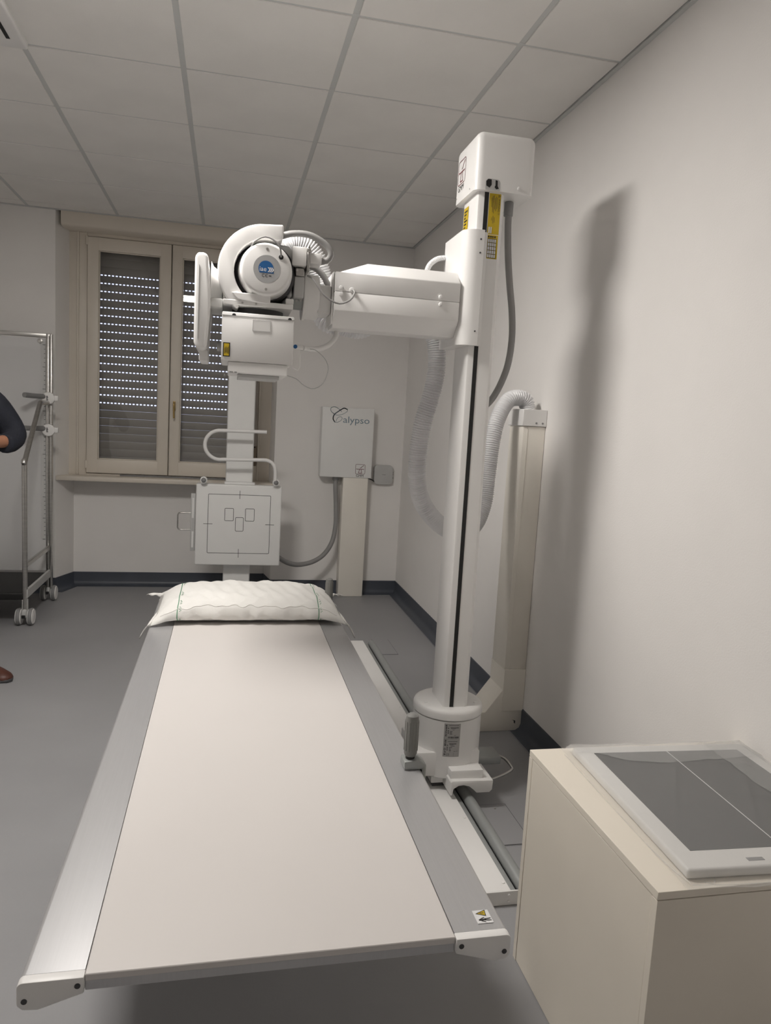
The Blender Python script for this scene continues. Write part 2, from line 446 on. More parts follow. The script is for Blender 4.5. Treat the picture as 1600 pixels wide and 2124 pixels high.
MB().box(-0.80, 0.02, 5.93, 5.943, 0.880, 0.892, 0.002, 1).build('draught_strip', GREY, sill)

# roller shutter outside the glass: each slat a piece, slots between the raised ones let the daylight in
sh = thing('roller_shutter', (-0.445, 6.11, 0.95), 'brown roller shutter with dotted lines of daylight behind the window panes', 'roller shutter')
SX0, SX1, PITCH = -1.10, 0.21, 0.0603
def slat_mesh(gap):
    w = SX1 - SX0; h = PITCH - (0.0088 if gap else 0.0005)
    mb = MB(); mb.prism([(0.0, 0), (0.009, 0.0), (0.009, h), (0.0, h), (-0.0022, h * 0.85), (-0.003, h * 0.5), (-0.0022, h * 0.15)], 'x', 0, w)
    if gap:
        n = int(w / 0.0272)
        for k in range(n + 1):
            x = min(w - 0.0115, k * 0.0272); mb.box(x, x + 0.0115, 0.001, 0.008, h - 0.0005, PITCH)
    return mb
first = {}
for k in range(31):
    z = 0.8953 + k * PITCH
    gap = 8 <= k <= 24
    if gap not in first:
        o = slat_mesh(gap).build('slat', SHUT, sh, shift=(0, 0, 0)); first[gap] = o.data
    else: o = link('slat', first[gap], SHUT, sh)
    o.location = (SX0 + 0.445, 6.11 - 6.11, z - 0.95)
for q in (SX0 - 0.03, SX1 - 0.012):
    MB().box(q, q + 0.042, 6.085, 6.105, 0.861, 2.719).box(q, q + 0.042, 6.123, 6.14, 0.861, 2.719).box(q + (0 if q < 0 else 0.034), q + (0.008 if q < 0 else 0.042), 6.105, 6.123, 0.861, 2.719).build('guide_channel', SHUT, sh, smooth=False)
# masonry that closes the sides of the opening outside
struct('wall_outside', MB().box(-1.15, SX0 - 0.03, 6.06, 6.4, 0.86, 2.72).box(SX1 + 0.03, 0.325, 6.06, 6.4, 0.86, 2.72), WALL)

# air conditioner panel in the ceiling, corner in view
ac = thing('ceiling_air_conditioner', (-1.11, 2.95, ZC), 'white ceiling air conditioner panel with dark outlet slots, top left corner', 'air conditioner')
ax0, ax1, ay0, ay1 = -1.425, -0.79, 2.62, 3.255
MB().box(ax0, ax1, ay0, ay1, ZC - 0.022, ZC + 0.015, 0.009, 3).build('panel', WHITE2, ac)
for q in ((ax1 - 0.058, ax1 - 0.044, ay0 + 0.08, ay1 - 0.08), (ax0 + 0.044, ax0 + 0.058, ay0 + 0.08, ay1 - 0.08), (ax0 + 0.16, ax1 - 0.16, ay0 + 0.044, ay0 + 0.058), (ax0 + 0.16, ax1 - 0.16, ay1 - 0.058, ay1 - 0.044)):
    MB().box(*q, ZC - 0.0235, ZC - 0.02).build('outlet_slot', BLACK, ac, smooth=False)
MB().box(ax0 + 0.12, ax1 - 0.12, ay0 + 0.12, ay1 - 0.12, ZC - 0.027, ZC - 0.02, 0.003, 2).build('intake_grille', WHITE2, ac)

# ================================================================== X-RAY TABLE
TZ, TX0, TX1, TI0, TI1, TY0, TY1 = 0.55, -0.283, 0.500, -0.190, 0.404, 1.085, 3.42
tb = thing('examination_table', (0.11, 2.25, 0), 'long white x-ray examination table with grey aluminium side rails', 'table')
MB().box(TI0 + .001, TI1 - .001, TY0, TY1, TZ - 0.012, TZ, 0.0015, 1).build('tabletop', LAMIN, tb)
MB().box(TI0 + .001, TI1 - .001, TY0 + 0.004, TY1 - 0.004, TZ - 0.030, TZ - 0.0125, 0.001, 1).build('top_frame', ALU, tb)
def rail_prof(x_in, x_out):
    s = 1 if x_out > x_in else -1
    r = 0.009
    P = [(x_in, TZ - 0.026), (x_in, TZ - 0.0005)]
    P += [(x_out - s * r + s * r * math.sin(t), TZ - 0.0005 - r + r * math.cos(t)) for t in [i * math.pi / 8 for i in range(5)]]
    P += [(x_out, TZ - 0.036), (x_out - s * 0.008, TZ - 0.044), (x_out - s * 0.03, TZ - 0.046)]
    return P
for a, b, nm in ((TI0, TX0, 0), (TI1, TX1, 1)):
    rl = MB().prism(rail_prof(a, b), 'y', TY0 + 0.012, TY1 - 0.012).build('side_rail', ALU, tb)
    for y0, y1 in ((TY0 - 0.006, TY0 + 0.012), (TY1 - 0.012, TY1 + 0.006)):
        s = 1 if b > a else -1
        P = rail_prof(a - s * 0.001, b + s * 0.001)
        cp = MB().prism([(x, z + (0.0005 if z > TZ - 0.02 else -0.0005)) for x, z in P], 'y', y0, y1, 0.002, 2).build('end_cap', WHITE2, tb)
        if y0 < 2:
            for sx, sz in ((a + s * 0.008, TZ - 0.013), (b - s * 0.010, TZ - 0.030)):
                MB().cyl((sx, 0, sz), 0.0045, y0 - 0.001, y0 + 0.002, 'y', 12).build('screw', DARKG, cp)
wl = MB().box(0.452, 0.481, 1.112, 1.146, TZ - 0.0002, TZ + 0.0006).build('warning_sticker', INKW, tb, smooth=False)
f = Flat((0.4665, 1.129, TZ + 0.0009), (1, 0, 0), (0, 1, 0))
f.poly([(-0.010, 0.008), (0.008, 0.0155), (0.006, 0.0015)]); f.build('warning_triangle', YELL, wl, 'yellow warning triangle')
f = Flat((0.4665, 1.129, TZ + 0.0012), (1, 0, 0), (0, 1, 0))
f.stroke([(-0.010, 0.008), (0.008, 0.0155), (0.006, 0.0015)], 0.0012, True); f.stroke([(-0.003, 0.0083), (0.004, 0.0085)], 0.0013)
f.poly(arc(-0.0085, -0.0085, 0.0018, 0, 330, 10)); f.stroke([(-0.007, -0.0085), (0.002, -0.0083)], 0.0035); f.stroke([(0.001, -0.007), (0.012, -0.0055)], 0.0018); f.stroke([(0.001, -0.0095), (0.012, -0.011)], 0.0018)
f.stroke([(-0.006, -0.006), (0.001, -0.003)], 0.0014); f.stroke([(-0.006, -0.011), (0.001, -0.014)], 0.0014)
f.build('pictogram', INK, wl)
MB().box(-0.05, 0.27, 1.95, 2.75, 0.0, 0.03, 0.006, 2).build('base', LIGHTG, tb)
MB().box(-0.02, 0.24, 2.05, 2.65, 0.03, TZ - 0.075, 0.01, 2).build('pedestal', WHITE2, tb)
MB().box(-0.15, 0.37, 1.75, 3.0, TZ - 0.075, TZ - 0.0305, 0.006, 2).build('support_frame', LIGHTG, tb)

# patient hand grips clamped on the right rail
def grip(y, label):
    g = thing('hand_grip', (TX1 - 0.01, y, TZ), label, 'hand grip', 'hand grips on the table rail')
    c = MB().prism([(TX1 - 0.045, TZ + 0.0004), (TX1 - 0.045, TZ + 0.022), (TX1 - 0.005, TZ + 0.024), (TX1 + 0.012, TZ + 0.012), (TX1 + 0.012, TZ - 0.06), (TX1 + 0.001, TZ - 0.06), (TX1 + 0.001, TZ + 0.0004)], 'y', y - 0.022, y + 0.022, 0.003, 2)
    c.build('clamp', MATS['rail_grey'], g)
    MB().cyl((TX1 - 0.026, y, 0), 0.012, TZ + 0.020, TZ + 0.032, n=18).build('collar', BLACK, g)
    pr = [(0, 0.03), (0.014, 0.03), (0.0165, 0.036), (0.0175, 0.075), (0.0172, 0.12), (0.015, 0.134), (0.009, 0.139), (0, 0.140)]
    gr = MB().rev([(r, TZ + h) for r, h in pr], (TX1 - 0.026, y, 0), 'z', 20).build('grip', RUBG, g)
    rb = MB()
    for k in range(12):
        a = k * math.pi / 6
        rb.tube([(TX1 - 0.026 + 0.0172 * math.cos(a), y + 0.0172 * math.sin(a), TZ + 0.045), (TX1 - 0.026 + 0.0172 * math.cos(a), y + 0.0172 * math.sin(a), TZ + 0.12)], 0.0012, 6)
    rb.build('grip_rib', RUBG, gr)
grip(1.70, 'grey rubber hand grip clamped on the table rail in front of the column drum')
grip(3.25, 'grey hand grip on the table rail, half hidden by the pillow')

# ------------------------------------------------------------------ pillow
pl = thing('pillow', (0.115, 3.17, TZ), 'white paper covered pillow with thin green lines on the table head', 'pillow')
PCX, PCY, PA, PB = 0.115, 3.165, 0.385, 0.205
def pil(u, th):
    """u along the pillow -1..1, th angle round its section (0 = back, 90 top, 180 front, 270 under)"""
    c, sn = math.cos(th), math.sin(th)
    fall = max(0.0, 1 - abs(u) ** 4.2) ** 0.62
    yy = math.copysign(abs(c) ** 0.62, c); zz = math.copysign(abs(sn) ** 0.80, sn)
    edge = abs(u) ** 7 * abs(c) ** 6
    x = PCX + PA * u * (0.965 + 0.075 * edge)
    y = PCY + PB * yy * (0.955 + 0.045 * abs(u) ** 2 + 0.05 * edge)
    mid = TZ + 0.046 - 0.016 * abs(u) ** 6
    wr = 0.0030 * math.sin(11 * u + 6 * c + 2 * math.sin(3 * c)) * math.sin(5 * th + 1.7) + 0.0028 * math.sin(25 * u + 9 * c * c + 1.3 * math.sin(7 * u)) * (0.3 + 0.7 * abs(c)) + 0.0018 * math.sin(43 * u + 11 * c)
    z = mid + (0.074 if sn > 0 else 0.0455) * zz * (0.10 + 0.90 * fall) + (wr * 1.3 * fall if sn > -0.3 else 0) - 0.028 * edge * (1 if c < 0 else 0.2)
    y += (wr * 0.8 if abs(c) > 0.6 else 0)
    return V((x, y, max(z, TZ + 0.0015) if x < TX1 + 0.004 else z))
NU, NT = 90, 56
mb = MB(); us = [math.sin(math.pi / 2 * (-1 + 2 * i / NU)) * 0.5 + (-1 + 2 * i / NU) * 0.5 for i in range(NU + 1)]
vs = [pil(us[i], 2 * math.pi * j / NT) for i in range(NU + 1) for j in range(NT)]
mb.add(vs, [[i * NT + j, i * NT + (j + 1) % NT, (i + 1) * NT + (j + 1) % NT, (i + 1) * NT + j] for i in range(NU) for j in range(NT)] + [list(range(NT)), [NU * NT + j for j in range(NT)]])
mb.build('pillow_body', LINEN, pl)
def on_pil(u, th, d=0.0013):
    p = pil(u, th); n = (pil(u + 0.01, th) - p).cross(pil(u, th + 0.02) - p).normalized()
    if n.dot(V((0, math.cos(th), math.sin(th)))) < 0: n = -n
    return p + n * d
for su in (-0.775, 0.745):
    s = MB(); n = 60; ths = [math.radians(218 - 190 * i / n) for i in range(n + 1)]
    L = [on_pil(su - 0.0042, t) for t in ths]; R_ = [on_pil(su + 0.0042, t) for t in ths]
    s.add(L + R_, [[i, i + 1, n + 2 + i, n + 1 + i] for i in range(n)])
    st = s.build('printed_line', INKG, pl, smooth=False)
    t = MB()
    for deg in (205, 168, 140, 110, 80, 50):
        for k in range(5):
            uu = su + 0.018 + 0.010 * (k % 2); th = math.radians(deg - 3.2 * k)
            t.add([on_pil(uu, th), on_pil(uu + 0.009, th), on_pil(uu + 0.011, th - 0.035), on_pil(uu + 0.004, th - 0.035)], [[0, 1, 2, 3]])
    t.build('printed_sign', INKG, st, smooth=False)['kind'] = 'stuff'
MB().tube([on_pil(u, math.radians(158) + 0.03 * math.sin(5 * u), 0.0004) for u in [-0.93 + 1.86 * i / 80 for i in range(81)]], 0.0016, 6).build('seam', LINEN, pl)
for sx in (-1, 1):     # loose corners of the cover
    for front in (True, False):
        fm = MB(); n, k = 10, 7; vs = []
        for i in range(n + 1):
            th = math.radians((182 - 62 * i / n) if front else (2 + 50 * i / n))
            for j in range(k + 1):
                p = pil(sx * 0.985, th); t = j / k; w = (1 - i / n) ** 0.8
                if front: d = V((sx * 0.040 * t * w, -0.030 * t * w, -(0.052 if sx > 0 else 0.046) * t * t * w + 0.005 * math.sin(i + 3 * t)))
                else: d = V((sx * 0.062 * t * w, 0.012 * t, 0.004 * math.sin(i * 1.4) * t + 0.012 * t * w - 0.02 * t * t))
                vs.append(p + d)
        fm.add(vs, [[i * (k + 1) + j, (i + 1) * (k + 1) + j, (i + 1) * (k + 1) + j + 1, i * (k + 1) + j + 1] for i in range(n) for j in range(k)])
        o = fm.build('cover_flap', LINEN, pl)
        md = o.modifiers.new('thick', 'SOLIDIFY'); md.thickness = 0.0012

# ================================================================== FLOOR RAIL AND TUBE COLUMN
rl = thing('floor_rail', (0.855, 3.1, 0), 'white floor rail with a grey round track beside the table', 'rail')
RY0, RY1 = 1.895, 4.37
MB().box(0.775, 0.866, RY0, RY1, 0.0, 0.045, 0.0015, 1).build('cover', WHITE2, rl)
MB().box(0.866, 0.945, RY0 + .004, RY1, 0.0, 0.010).build('channel', DARKG, rl, smooth=False)
MB().box(0.872, 0.890, RY0 + .004, RY1 - 0.01, 0.010, 0.032, 0.003, 2).build('guide_strip', MATS['rail_grey'], rl)
MB().rev([(0, RY0 + 0.012), (0.0205, RY0 + 0.012), (0.021, RY0 + 0.014), (0.021, RY1 - 0.02), (0, RY1 - 0.02)], (0.917, 0, 0.0315), 'y', 28).build('track_tube', MATS['rail_grey'], rl)
ep = MB().box(0.774, 0.945, RY0 - 0.006, RY0 - 0.0005, 0.001, 0.046, 0.001, 1).build('end_plate', WHITE2, rl)
for z in (0.014, 0.034): MB().cyl((0.858, 0, z), 0.004, RY0 - 0.009, RY0 - 0.005, 'y', 12, 0.001).build('screw', WHITE, ep)
for y in (RY0 + 0.035, 2.30, 3.3, 4.2): MB().cyl((0.855, y, 0), 0.005, 0.045, 0.0475, n=12, e=0.001).build('screw', WHITE, rl)

cs = thing('x_ray_column', (0.865, 2.61, 0), 'tall white x-ray column with horizontal arm on a round drum', 'x-ray column')
DC = (0.866, 2.612)
MB().box(0.72, 0.97, 2.50, 2.74, 0.10, 0.195, 0.006, 2).box(0.79, 1.0, 2.52, 2.78, 0.062, 0.104, 0.004, 2).build('carriage', WHITE2, cs)
MB().box(0.80, 0.93, 2.53, 2.77, 0.046, 0.0615).build('carriage_wheel', DARKG, cs, smooth=False)
dr = MB().rev([(0, 0.095), (0.128, 0.095), (0.131, 0.098), (0.131, 0.318), (0, 0.318)], (*DC, 0), 'z', 64).build('drum', WHITE2, cs)
MB().rev([(0, 0.3195), (0.129, 0.3195), (0.1335, 0.324), (0.1335, 0.345), (0.130, 0.354), (0.122, 0.359), (0.11, 0.361), (0, 0.361)], (*DC, 0), 'z', 64).build('drum_lid', WHITE2, cs)
for a in (200, 330): MB().cyl((DC[0] + 0.105 * math.cos(math.radians(a)), DC[1] + 0.105 * math.sin(math.radians(a)), 0), 0.006, 0.3605, 0.364, n=14, e=0.001).build('lid_screw', WHITE, cs)
# name plate bent round the drum
def cyl_patch(mb, a0, a1, z0, z1, r, n=10):
    A = [V((DC[0] + r * math.cos(math.radians(a0 + (a1 - a0) * i / n)), DC[1] + r * math.sin(math.radians(a0 + (a1 - a0) * i / n)), z)) for z in (z0, z1) for i in range(n + 1)]
    mb.add(A, [[i, i + 1, n + 2 + i, n + 1 + i] for i in range(n)])
pa0, pa1, pz0, pz1 = 249.0, 276.0, 0.183, 0.312
pm = MB(); cyl_patch(pm, pa0, pa1, pz0, pz1, 0.1314, 14); npl = pm.build('name_plate', SILV, dr, label='silver name plate with barcode and small print')
pk = MB()
def pu(u0, u1, v0, v1): cyl_patch(pk, pa0 + (pa1 - pa0) * u0, pa0 + (pa1 - pa0) * u1, pz0 + (pz1 - pz0) * v0, pz0 + (pz1 - pz0) * v1, 0.1316, 4)
random.seed(3)
for v, u0, u1, h in ((0.945, .28, .88, .012), (0.87, .38, .88, .018), (0.845, .40, .70, .010), (0.81, .50, .62, .010), (0.765, .34, .50, .016), (0.72, .34, .48, .018), (0.68, .34, .50, .014), (0.64, .62, .72, .010), (0.455, .28, .86, .012), (0.385, .36, .80, .020), (0.36, .38, .62, .010), (0.325, .44, .70, .012), (0.275, .36, .55, .014), (0.24, .36, .46, .014), (0.195, .36, .48, .020), (0.155, .38, .48, .010), (0.165, .65, .76, .008), (0.17, .80, .90, .008)):
    pu(u0, u1, v, v + h)
u = 0.26
while u < 0.9:
    w = random.choice((.008, .012, .018, .03)); pu(u, min(u + w, .91), 0.56, 0.615); u += w + random.choice((.006, .010, .014))
for v in (0.93, 0.88, 0.835, 0.785, 0.73, 0.67, 0.62, 0.48, 0.43, 0.37, 0.33, 0.13, 0.06): pu(0.06 + random.random() * .03, 0.17, v, v + 0.028)
for v in (0.85, 0.78, 0.74, 0.70, 0.34, 0.28, 0.24, 0.20): pu(0.22, 0.29, v, v + 0.022)
for a in range(0, 360, 30):
    pu(0.105 + 0.05 * math.cos(math.radians(a)) - .012, 0.105 + 0.05 * math.cos(math.radians(a)) + .012, 0.225 + 0.03 * math.sin(math.radians(a)) - .008, 0.225 + 0.03 * math.sin(math.radians(a)) + .008)
pu(0.0, 1.0, 0.525, 0.528); pu(0.65, 0.658, 0.02, 0.13); pu(0.21, 0.214, 0.02, 0.98)
pu(0.25, 0.30, 0.04, 0.05); pu(0.24, 0.252, 0.045, 0.095); pu(0.25, 0.30, 0.09, 0.10); pu(0.33, 0.342, 0.045, 0.095); pu(0.34, 0.40, 0.04, 0.05); pu(0.34, 0.40, 0.09, 0.10); pu(0.34, 0.385, 0.066, 0.075)
pk.build('small_print', INK, npl, smooth=False)
# guard over the track tube
ag = [(0.838, 0.060), (0.846, 0.060), (0.850, 0.085), (0.868, 0.096), (0.888, 0.098), (0.91, 0.092), (0.928, 0.078), (0.94, 0.066), (0.99, 0.066), (1.000, 0.076), (1.002, 0.112), (0.845, 0.116), (0.838, 0.110)]
gb = MB().prism(ag, 'y', 2.425, 2.56, 0.002, 2).build('track_guard', WHITE2, cs)
MB().box(0.842, 0.968, 2.445, 2.56, 0.1125, 0.146, 0.004, 2).build('guard_cap', WHITE, gb)
MB().cyl((0.912, 2.50, 0), 0.006, 0.146, 0.1485, n=14, e=0.001).build('guard_screw', WHITE, gb)
# foot pedal loop
pd = MB().box(0.985, 1.10, 2.60, 2.70, 0.085, 0.115, 0.004, 2).build('foot_pedal', MATS['rail_grey'], cs)
MB().tube(catmull([(1.09, 2.66, 0.10), (1.125, 2.625, 0.095), (1.142, 2.59, 0.078), (1.135, 2.575, 0.07), (1.09, 2.552, 0.063), (1.03, 2.53, 0.06), (0.98, 2.53, 0.062)], 8), 0.0055, 10).build('pedal_loop', STEEL, pd)
# post
PX0, PX1, PY0, PY1 = 0.820, 0.918, 2.522, 2.705
pp = [(PX0, PY0 + .010), (PX0 + .003, PY0 + .003), (PX0 + .010, PY0), (PX1 - .014, PY0), (PX1, PY0 + .014), (PX1, PY1 - .02), (PX1 - .02, PY1), (PX0 + .03, PY1), (PX0 + .009, PY1 - .009), (PX0, PY1 - .03)]
MB().prism(pp, 'z', 0.361, 2.22).build('post', WHITE, cs)
MB().box(0.8435, 0.8585, PY0 - 0.0012, PY0 + 0.01, 0.362, 2.215).build('slot', BLACK, cs, smooth=False, label='black vertical slot')
# carriage sleeve
sp = [(0.775, 2.735), (0.775, 2.545)] + [(0.775 + 0.05 * (1 - math.cos(t)), 2.545 - 0.048 * math.sin(t)) for t in [i * math.pi / 16 for i in range(1, 9)]] + [(0.846, 2.497), (0.8465, 2.5205), (0.8195, 2.5205), (0.8195, 2.735)]
sl = MB().prism(sp, 'z', 1.692, 2.082).build('sleeve', WHITE, cs)
MB().prism([(0.847, 2.4985), (0.857, 2.500), (0.858, 2.5205), (0.847, 2.5205)], 'z', 1.692, 2.075).build('sleeve_edge', WHITE2, sl)
for z in (2.05, 2.005, 1.74): MB().cyl((0.833, 0, z), 0.0030, 2.4955, 2.4975, 'y', 12).build('sleeve_screw', DARKG, sl)
# head cover
HX0, HX1, HY0, HY1, HZ0, HZ1 = 0.800, 1.014, 2.500, 2.738, 2.214, 2.408
hb = bmesh.new(); bmesh.ops.create_cube(hb, size=1)
for v in hb.verts: v.co = V(((HX0 + HX1) / 2 + v.co.x * (HX1 - HX0), (HY0 + HY1) / 2 + v.co.y * (HY1 - HY0), (HZ0 + HZ1) / 2 + v.co.z * (HZ1 - HZ0)))
bmesh.ops.bevel(hb, geom=[e for e in hb.edges if max(v.co.z for v in e.verts) > HZ1 - 1e-4 or abs(e.verts[0].co.z - e.verts[1].co.z) > 0.01], offset=0.026, segments=6, affect='EDGES', profile=0.5)
hm = MB(); hm._merge(hb); hd = hm.build('head_cover', WHITE, cs)
so = Flat((0.863, HY0 - 0.0006, 0), (1, 0, 0), (0, 0, 1)); so.poly([(-0.026, 2.2142), (0.026, 2.2142)] + arc(0.014, 2.240, 0.012, 0, 90, 5) + arc(-0.014, 2.240, 0.012, 90, 180, 5)); so.build('cable_opening', LIGHTG, hd)
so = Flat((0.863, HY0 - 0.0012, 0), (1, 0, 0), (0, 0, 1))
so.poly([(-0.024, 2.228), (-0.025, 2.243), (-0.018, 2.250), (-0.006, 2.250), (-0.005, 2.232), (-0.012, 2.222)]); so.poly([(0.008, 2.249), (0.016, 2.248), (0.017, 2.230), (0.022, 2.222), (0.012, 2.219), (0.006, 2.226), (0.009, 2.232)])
so.build('opening_painted_shade', BLACK, hd)  # flat black shapes paint the shade inside the opening, no real recess
sc = MB().cyl((0.957, 0, 2.231), 0.006, HY0 - 0.004, HY0, 'y', 14, 0.0015).build('head_screw', WHITE, hd)
for y, z in ((2.71, 2.235), (2.56, 2.229)): MB().cyl((0, y, z), 0.003, HX0 - 0.0015, HX0 + 0.001, 'x', 10).build('head_rivet', LIGHTG, hd)
emblem((HX0 - 0.0008, 2.665, 2.318), (0, -1, 0), (0, 0, 1), 0.082, hd)
MB().box(0.95, 1.01, 2.7385, 2.741, 2.215, 2.222).build('rear_lip', DARKG, hd, smooth=False)
# yellow warning labels
def yellow(o, u, v, w, h, parent, table=False, big=None):
    n = V(u).cross(V(v)).normalized()
    f = Flat(V(o) + n * 0.0006, u, v); f.rect(0, w, 0, h); b = f.build('warning_label', YELL, parent, label='yellow warning label')
    return b
yl = yellow((0.8610, PY0, 2.076), (1, 0, 0), (0, 0, 1), 0.0425, 0.136, cs)
t = Flat((0.8610, PY0 - 0.0012, 2.212), (0, 0, -1), (1, 0, 0))       # lettering runs down the post
t.text('WARNING !!!', 0.016, 0.0335, 0.0095, 0.95)
t.stroke([(0.004, 0.0335), (0.011, 0.0335), (0.0075, 0.0400)], 0.0011, True)
for k, (a, b) in enumerate(((0.012, 0.050), (0.010, 0.058), (0.014, 0.052), (0.006, 0.066), (0.008, 0.062), (0.014, 0.046))): t.rect(a, b, 0.0285 - k * 0.0038, 0.0298 - k * 0.0038)
for k, (a, b) in enumerate(((0.078, 0.096), (0.074, 0.100), (0.080, 0.090))): t.rect(a, b, 0.022 - k * 0.005, 0.0232 - k * 0.005)
t.build('lettering', INK, yl)
t = Flat((0.8610, PY0 - 0.0014, 2.212), (0, 0, -1), (1, 0, 0)); t.rect(0.112, 0.133, 0.004, 0.0085); t.rect(0.112, 0.133, 0.011, 0.0155); t.build('white_field', INKW, yl)
yl2 = yellow((0.8615, PY0, 1.994), (1, 0, 0), (0, 0, 1), 0.041, 0.080, cs)
t = Flat((0.8615, PY0 - 0.0012, 1.994), (1, 0, 0), (0, 0, 1))
for c in range(4):
    for r in range(5): t.rect(0.005 + c * 0.0078, 0.0108 + c * 0.0078, 0.004 + r * 0.0128, 0.0145 + r * 0.0128)
t.build('white_field', INKW, yl2)
t = Flat((0.8615, PY0 - 0.0016, 1.994), (1, 0, 0), (0, 0, 1))
for r in range(6): t.rect(0.003, 0.036, 0.0022 + r * 0.0128, 0.0036 + r * 0.0128)
for c in range(5): t.rect(0.0033 + c * 0.0078, 0.0043 + c * 0.0078, 0.003, 0.068)
[t.rect(0.004 + 0.0075 * k, 0.009 + 0.0075 * k + 0.001 * (k % 2), 0.071, 0.0765) for k in range(4)]
t.build('table_lines', INK, yl2)
yl3 = yellow((PX0 - 0.0008, 2.668, 2.075), (0, -1, 0), (0, 0, 1), 0.05, 0.115, cs)
t = Flat((PX0 - 0.0020, 2.668, 2.075), (0, -1, 0), (0, 0, 1))
for k in range(9): t.rect(0.008, 0.024 + 0.018 * ((k * 7) % 3) / 2, 0.010 + k * 0.011, 0.0155 + k * 0.011)
t.build('lettering', INK, yl3)

# arm: two covers with a seam
def arm_half(z_lo, z_hi):
    def sec(x, top):
        full = [(2.556, 1.718), (2.510, 1.772), (2.510, 1.898), (2.556, top), (2.655, top), (2.700, 1.898), (2.700, 1.772), (2.655, 1.718)]
        return [V((x, y, z)) for y, z in full]
    return sec
AX0, AX1 = 0.338, 0.7755
def arm_piece(lower):
    mb = MB()
    if lower:
        P = [(2.556, 1.718), (2.510, 1.772), (2.510, 1.8340), (2.700, 1.8340), (2.700, 1.772), (2.655, 1.718)]
        mb.prism(P, 'x', AX0, AX1, 0.003, 2)
    else:
        secs = []
        for x, t in ((AX0, 1.8985), (0.455, 1.942), (AX1, 1.942)):
            secs.append([V((x, 2.510, 1.8346)), V((x, 2.510, 1.898)), V((x, 2.556, t)), V((x, 2.655, t)), V((x, 2.700, 1.898)), V((x, 2.700, 1.8346))])
        vs = [p for s in secs for p in s]; fs = []
        for s in range(2):
            for i in range(6): fs.append([s * 6 + i, s * 6 + (i + 1) % 6, (s + 1) * 6 + (i + 1) % 6, (s + 1) * 6 + i])
        fs += [[5, 4, 3, 2, 1, 0], [12 + i for i in range(6)]]
        mb.add(vs, fs); bmesh.ops.recalc_face_normals(mb.bm, faces=mb.bm.faces[:])
        es = [e for e in mb.bm.edges if len(e.link_faces) == 2 and e.calc_face_angle() > 0.5]
        bmesh.ops.bevel(mb.bm, geom=es, offset=0.003, segments=2, affect='EDGES', profile=0.5)
    return mb
au = arm_piece(False).build('arm_upper_cover', WHITE, cs); al = arm_piece(True).build('arm_lower_cover', WHITE, cs)
MB().box(AX0 + 0.003, AX1, 2.513, 2.697, 1.8325, 1.8362).build('arm_seam', LIGHTG, cs, smooth=False)
for x, z, p in ((0.358, 1.8455, au), (0.705, 1.8455, au), (0.359, 1.8255, al), (0.707, 1.8215, al)):
    MB().cyl((x, 0, z), 0.0075, 2.5005, 2.511, 'y', 18, 0.002).build('arm_bolt', WHITE2, p)
MB().cyl((0.395, 0, 1.841), 0.009, 2.504, 2.511, 'y', 16, 0.002).build('cable_gland', WHITE2, au)
MB().box(AX0 - 0.006, AX0 - 0.0005, 2.53, 2.68, 1.728, 1.90, 0.002, 1).build('arm_end_plate', WHITE2, cs)
MB().box(0.285, AX0 - 0.0065, 2.545, 2.665, 1.762, 1.856, 0.006, 2).build('arm_neck', WHITE2, cs)

# ================================================================== TUBE HEAD
TH = thing('x_ray_tube_head', (0.105, 2.57, 1.72), 'white x-ray tube head with round end cap, collimator box and console', 'x-ray tube')
TCX, TCZ = 0.105, 1.866
MB().rev([(0, 2.490), (0.090, 2.490), (0.097, 2.50), (0.097, 2.74), (0.085, 2.76), (0, 2.76)], (TCX, 0, TCZ), 'y', 48).build('tube_housing', DARKG, TH)
capo = MB().rev([(0, 2.4185), (0.070, 2.4185), (0.0765, 2.4205), (0.0805, 2.425), (0.0815, 2.431), (0.082, 2.445), (0.083, 2.455), (0.0855, 2.465), (0.087, 2.495), (0.0, 2.495)], (TCX, 0, TCZ), 'y', 64).build('end_cap', WHITE, TH)
for dz in (0.061, -0.062): MB().cyl((TCX + 0.001, 0, TCZ + dz), 0.0042, 2.4165, 2.419, 'y', 14, 0.001).build('cap_screw', STEEL, capo)
MB().cyl((0.150, 0, 1.906), 0.0075, 2.4165, 2.419, 'y', 16).build('grommet', BLACK, capo)
f = Flat((TCX, 2.4178, TCZ), (1, 0, 0), (0, 0, 1)); f.poly(arc(0.002, 0.0, 0.0425, 0, 357.5, 40)); lg = f.build('logo_disc', LOGOG, capo, 'grey logo disc')
f = Flat((TCX, 2.4172, TCZ), (1, 0, 0), (0, 0, 1))
f.poly([(0.0235, -0.0125)] + arc(-0.001, 0.0015, 0.0235, -12, 200, 26) + [(-0.021, -0.0125)]); f.build('logo_field', INKB, lg, 'blue logo field')
f = Flat((TCX, 2.4167, TCZ), (1, 0, 0), (0, 0, 1)); f.text('iae', -0.0215, -0.0075, 0.0205, 0.98)
for k in range(3): f.poly([(0.004 + k * 0.0055, -0.0095), (0.0075 + k * 0.0055, -0.0095), (0.0135 + k * 0.0055, -0.002), (0.0075 + k * 0.0055, 0.0055), (0.004 + k * 0.0055, 0.0055), (0.010 + k * 0.0055, -0.002)])
f.build('logo_letters', INKW, lg)
f = Flat((TCX, 2.4172, TCZ), (1, 0, 0), (0, 0, 1)); f.stroke(arc(-0.008, -0.0205, 0.0045, 50, 310, 10), 0.0013); f.stroke(arc(0.002, -0.0205, 0.0045, 50, 310, 10), 0.0013); f.stroke([(-0.0015, -0.0205), (0.003, -0.0205)], 0.0012); f.rect(0.0085, 0.0165, -0.0222, -0.0194)
f.build('approval_mark', INK, lg)
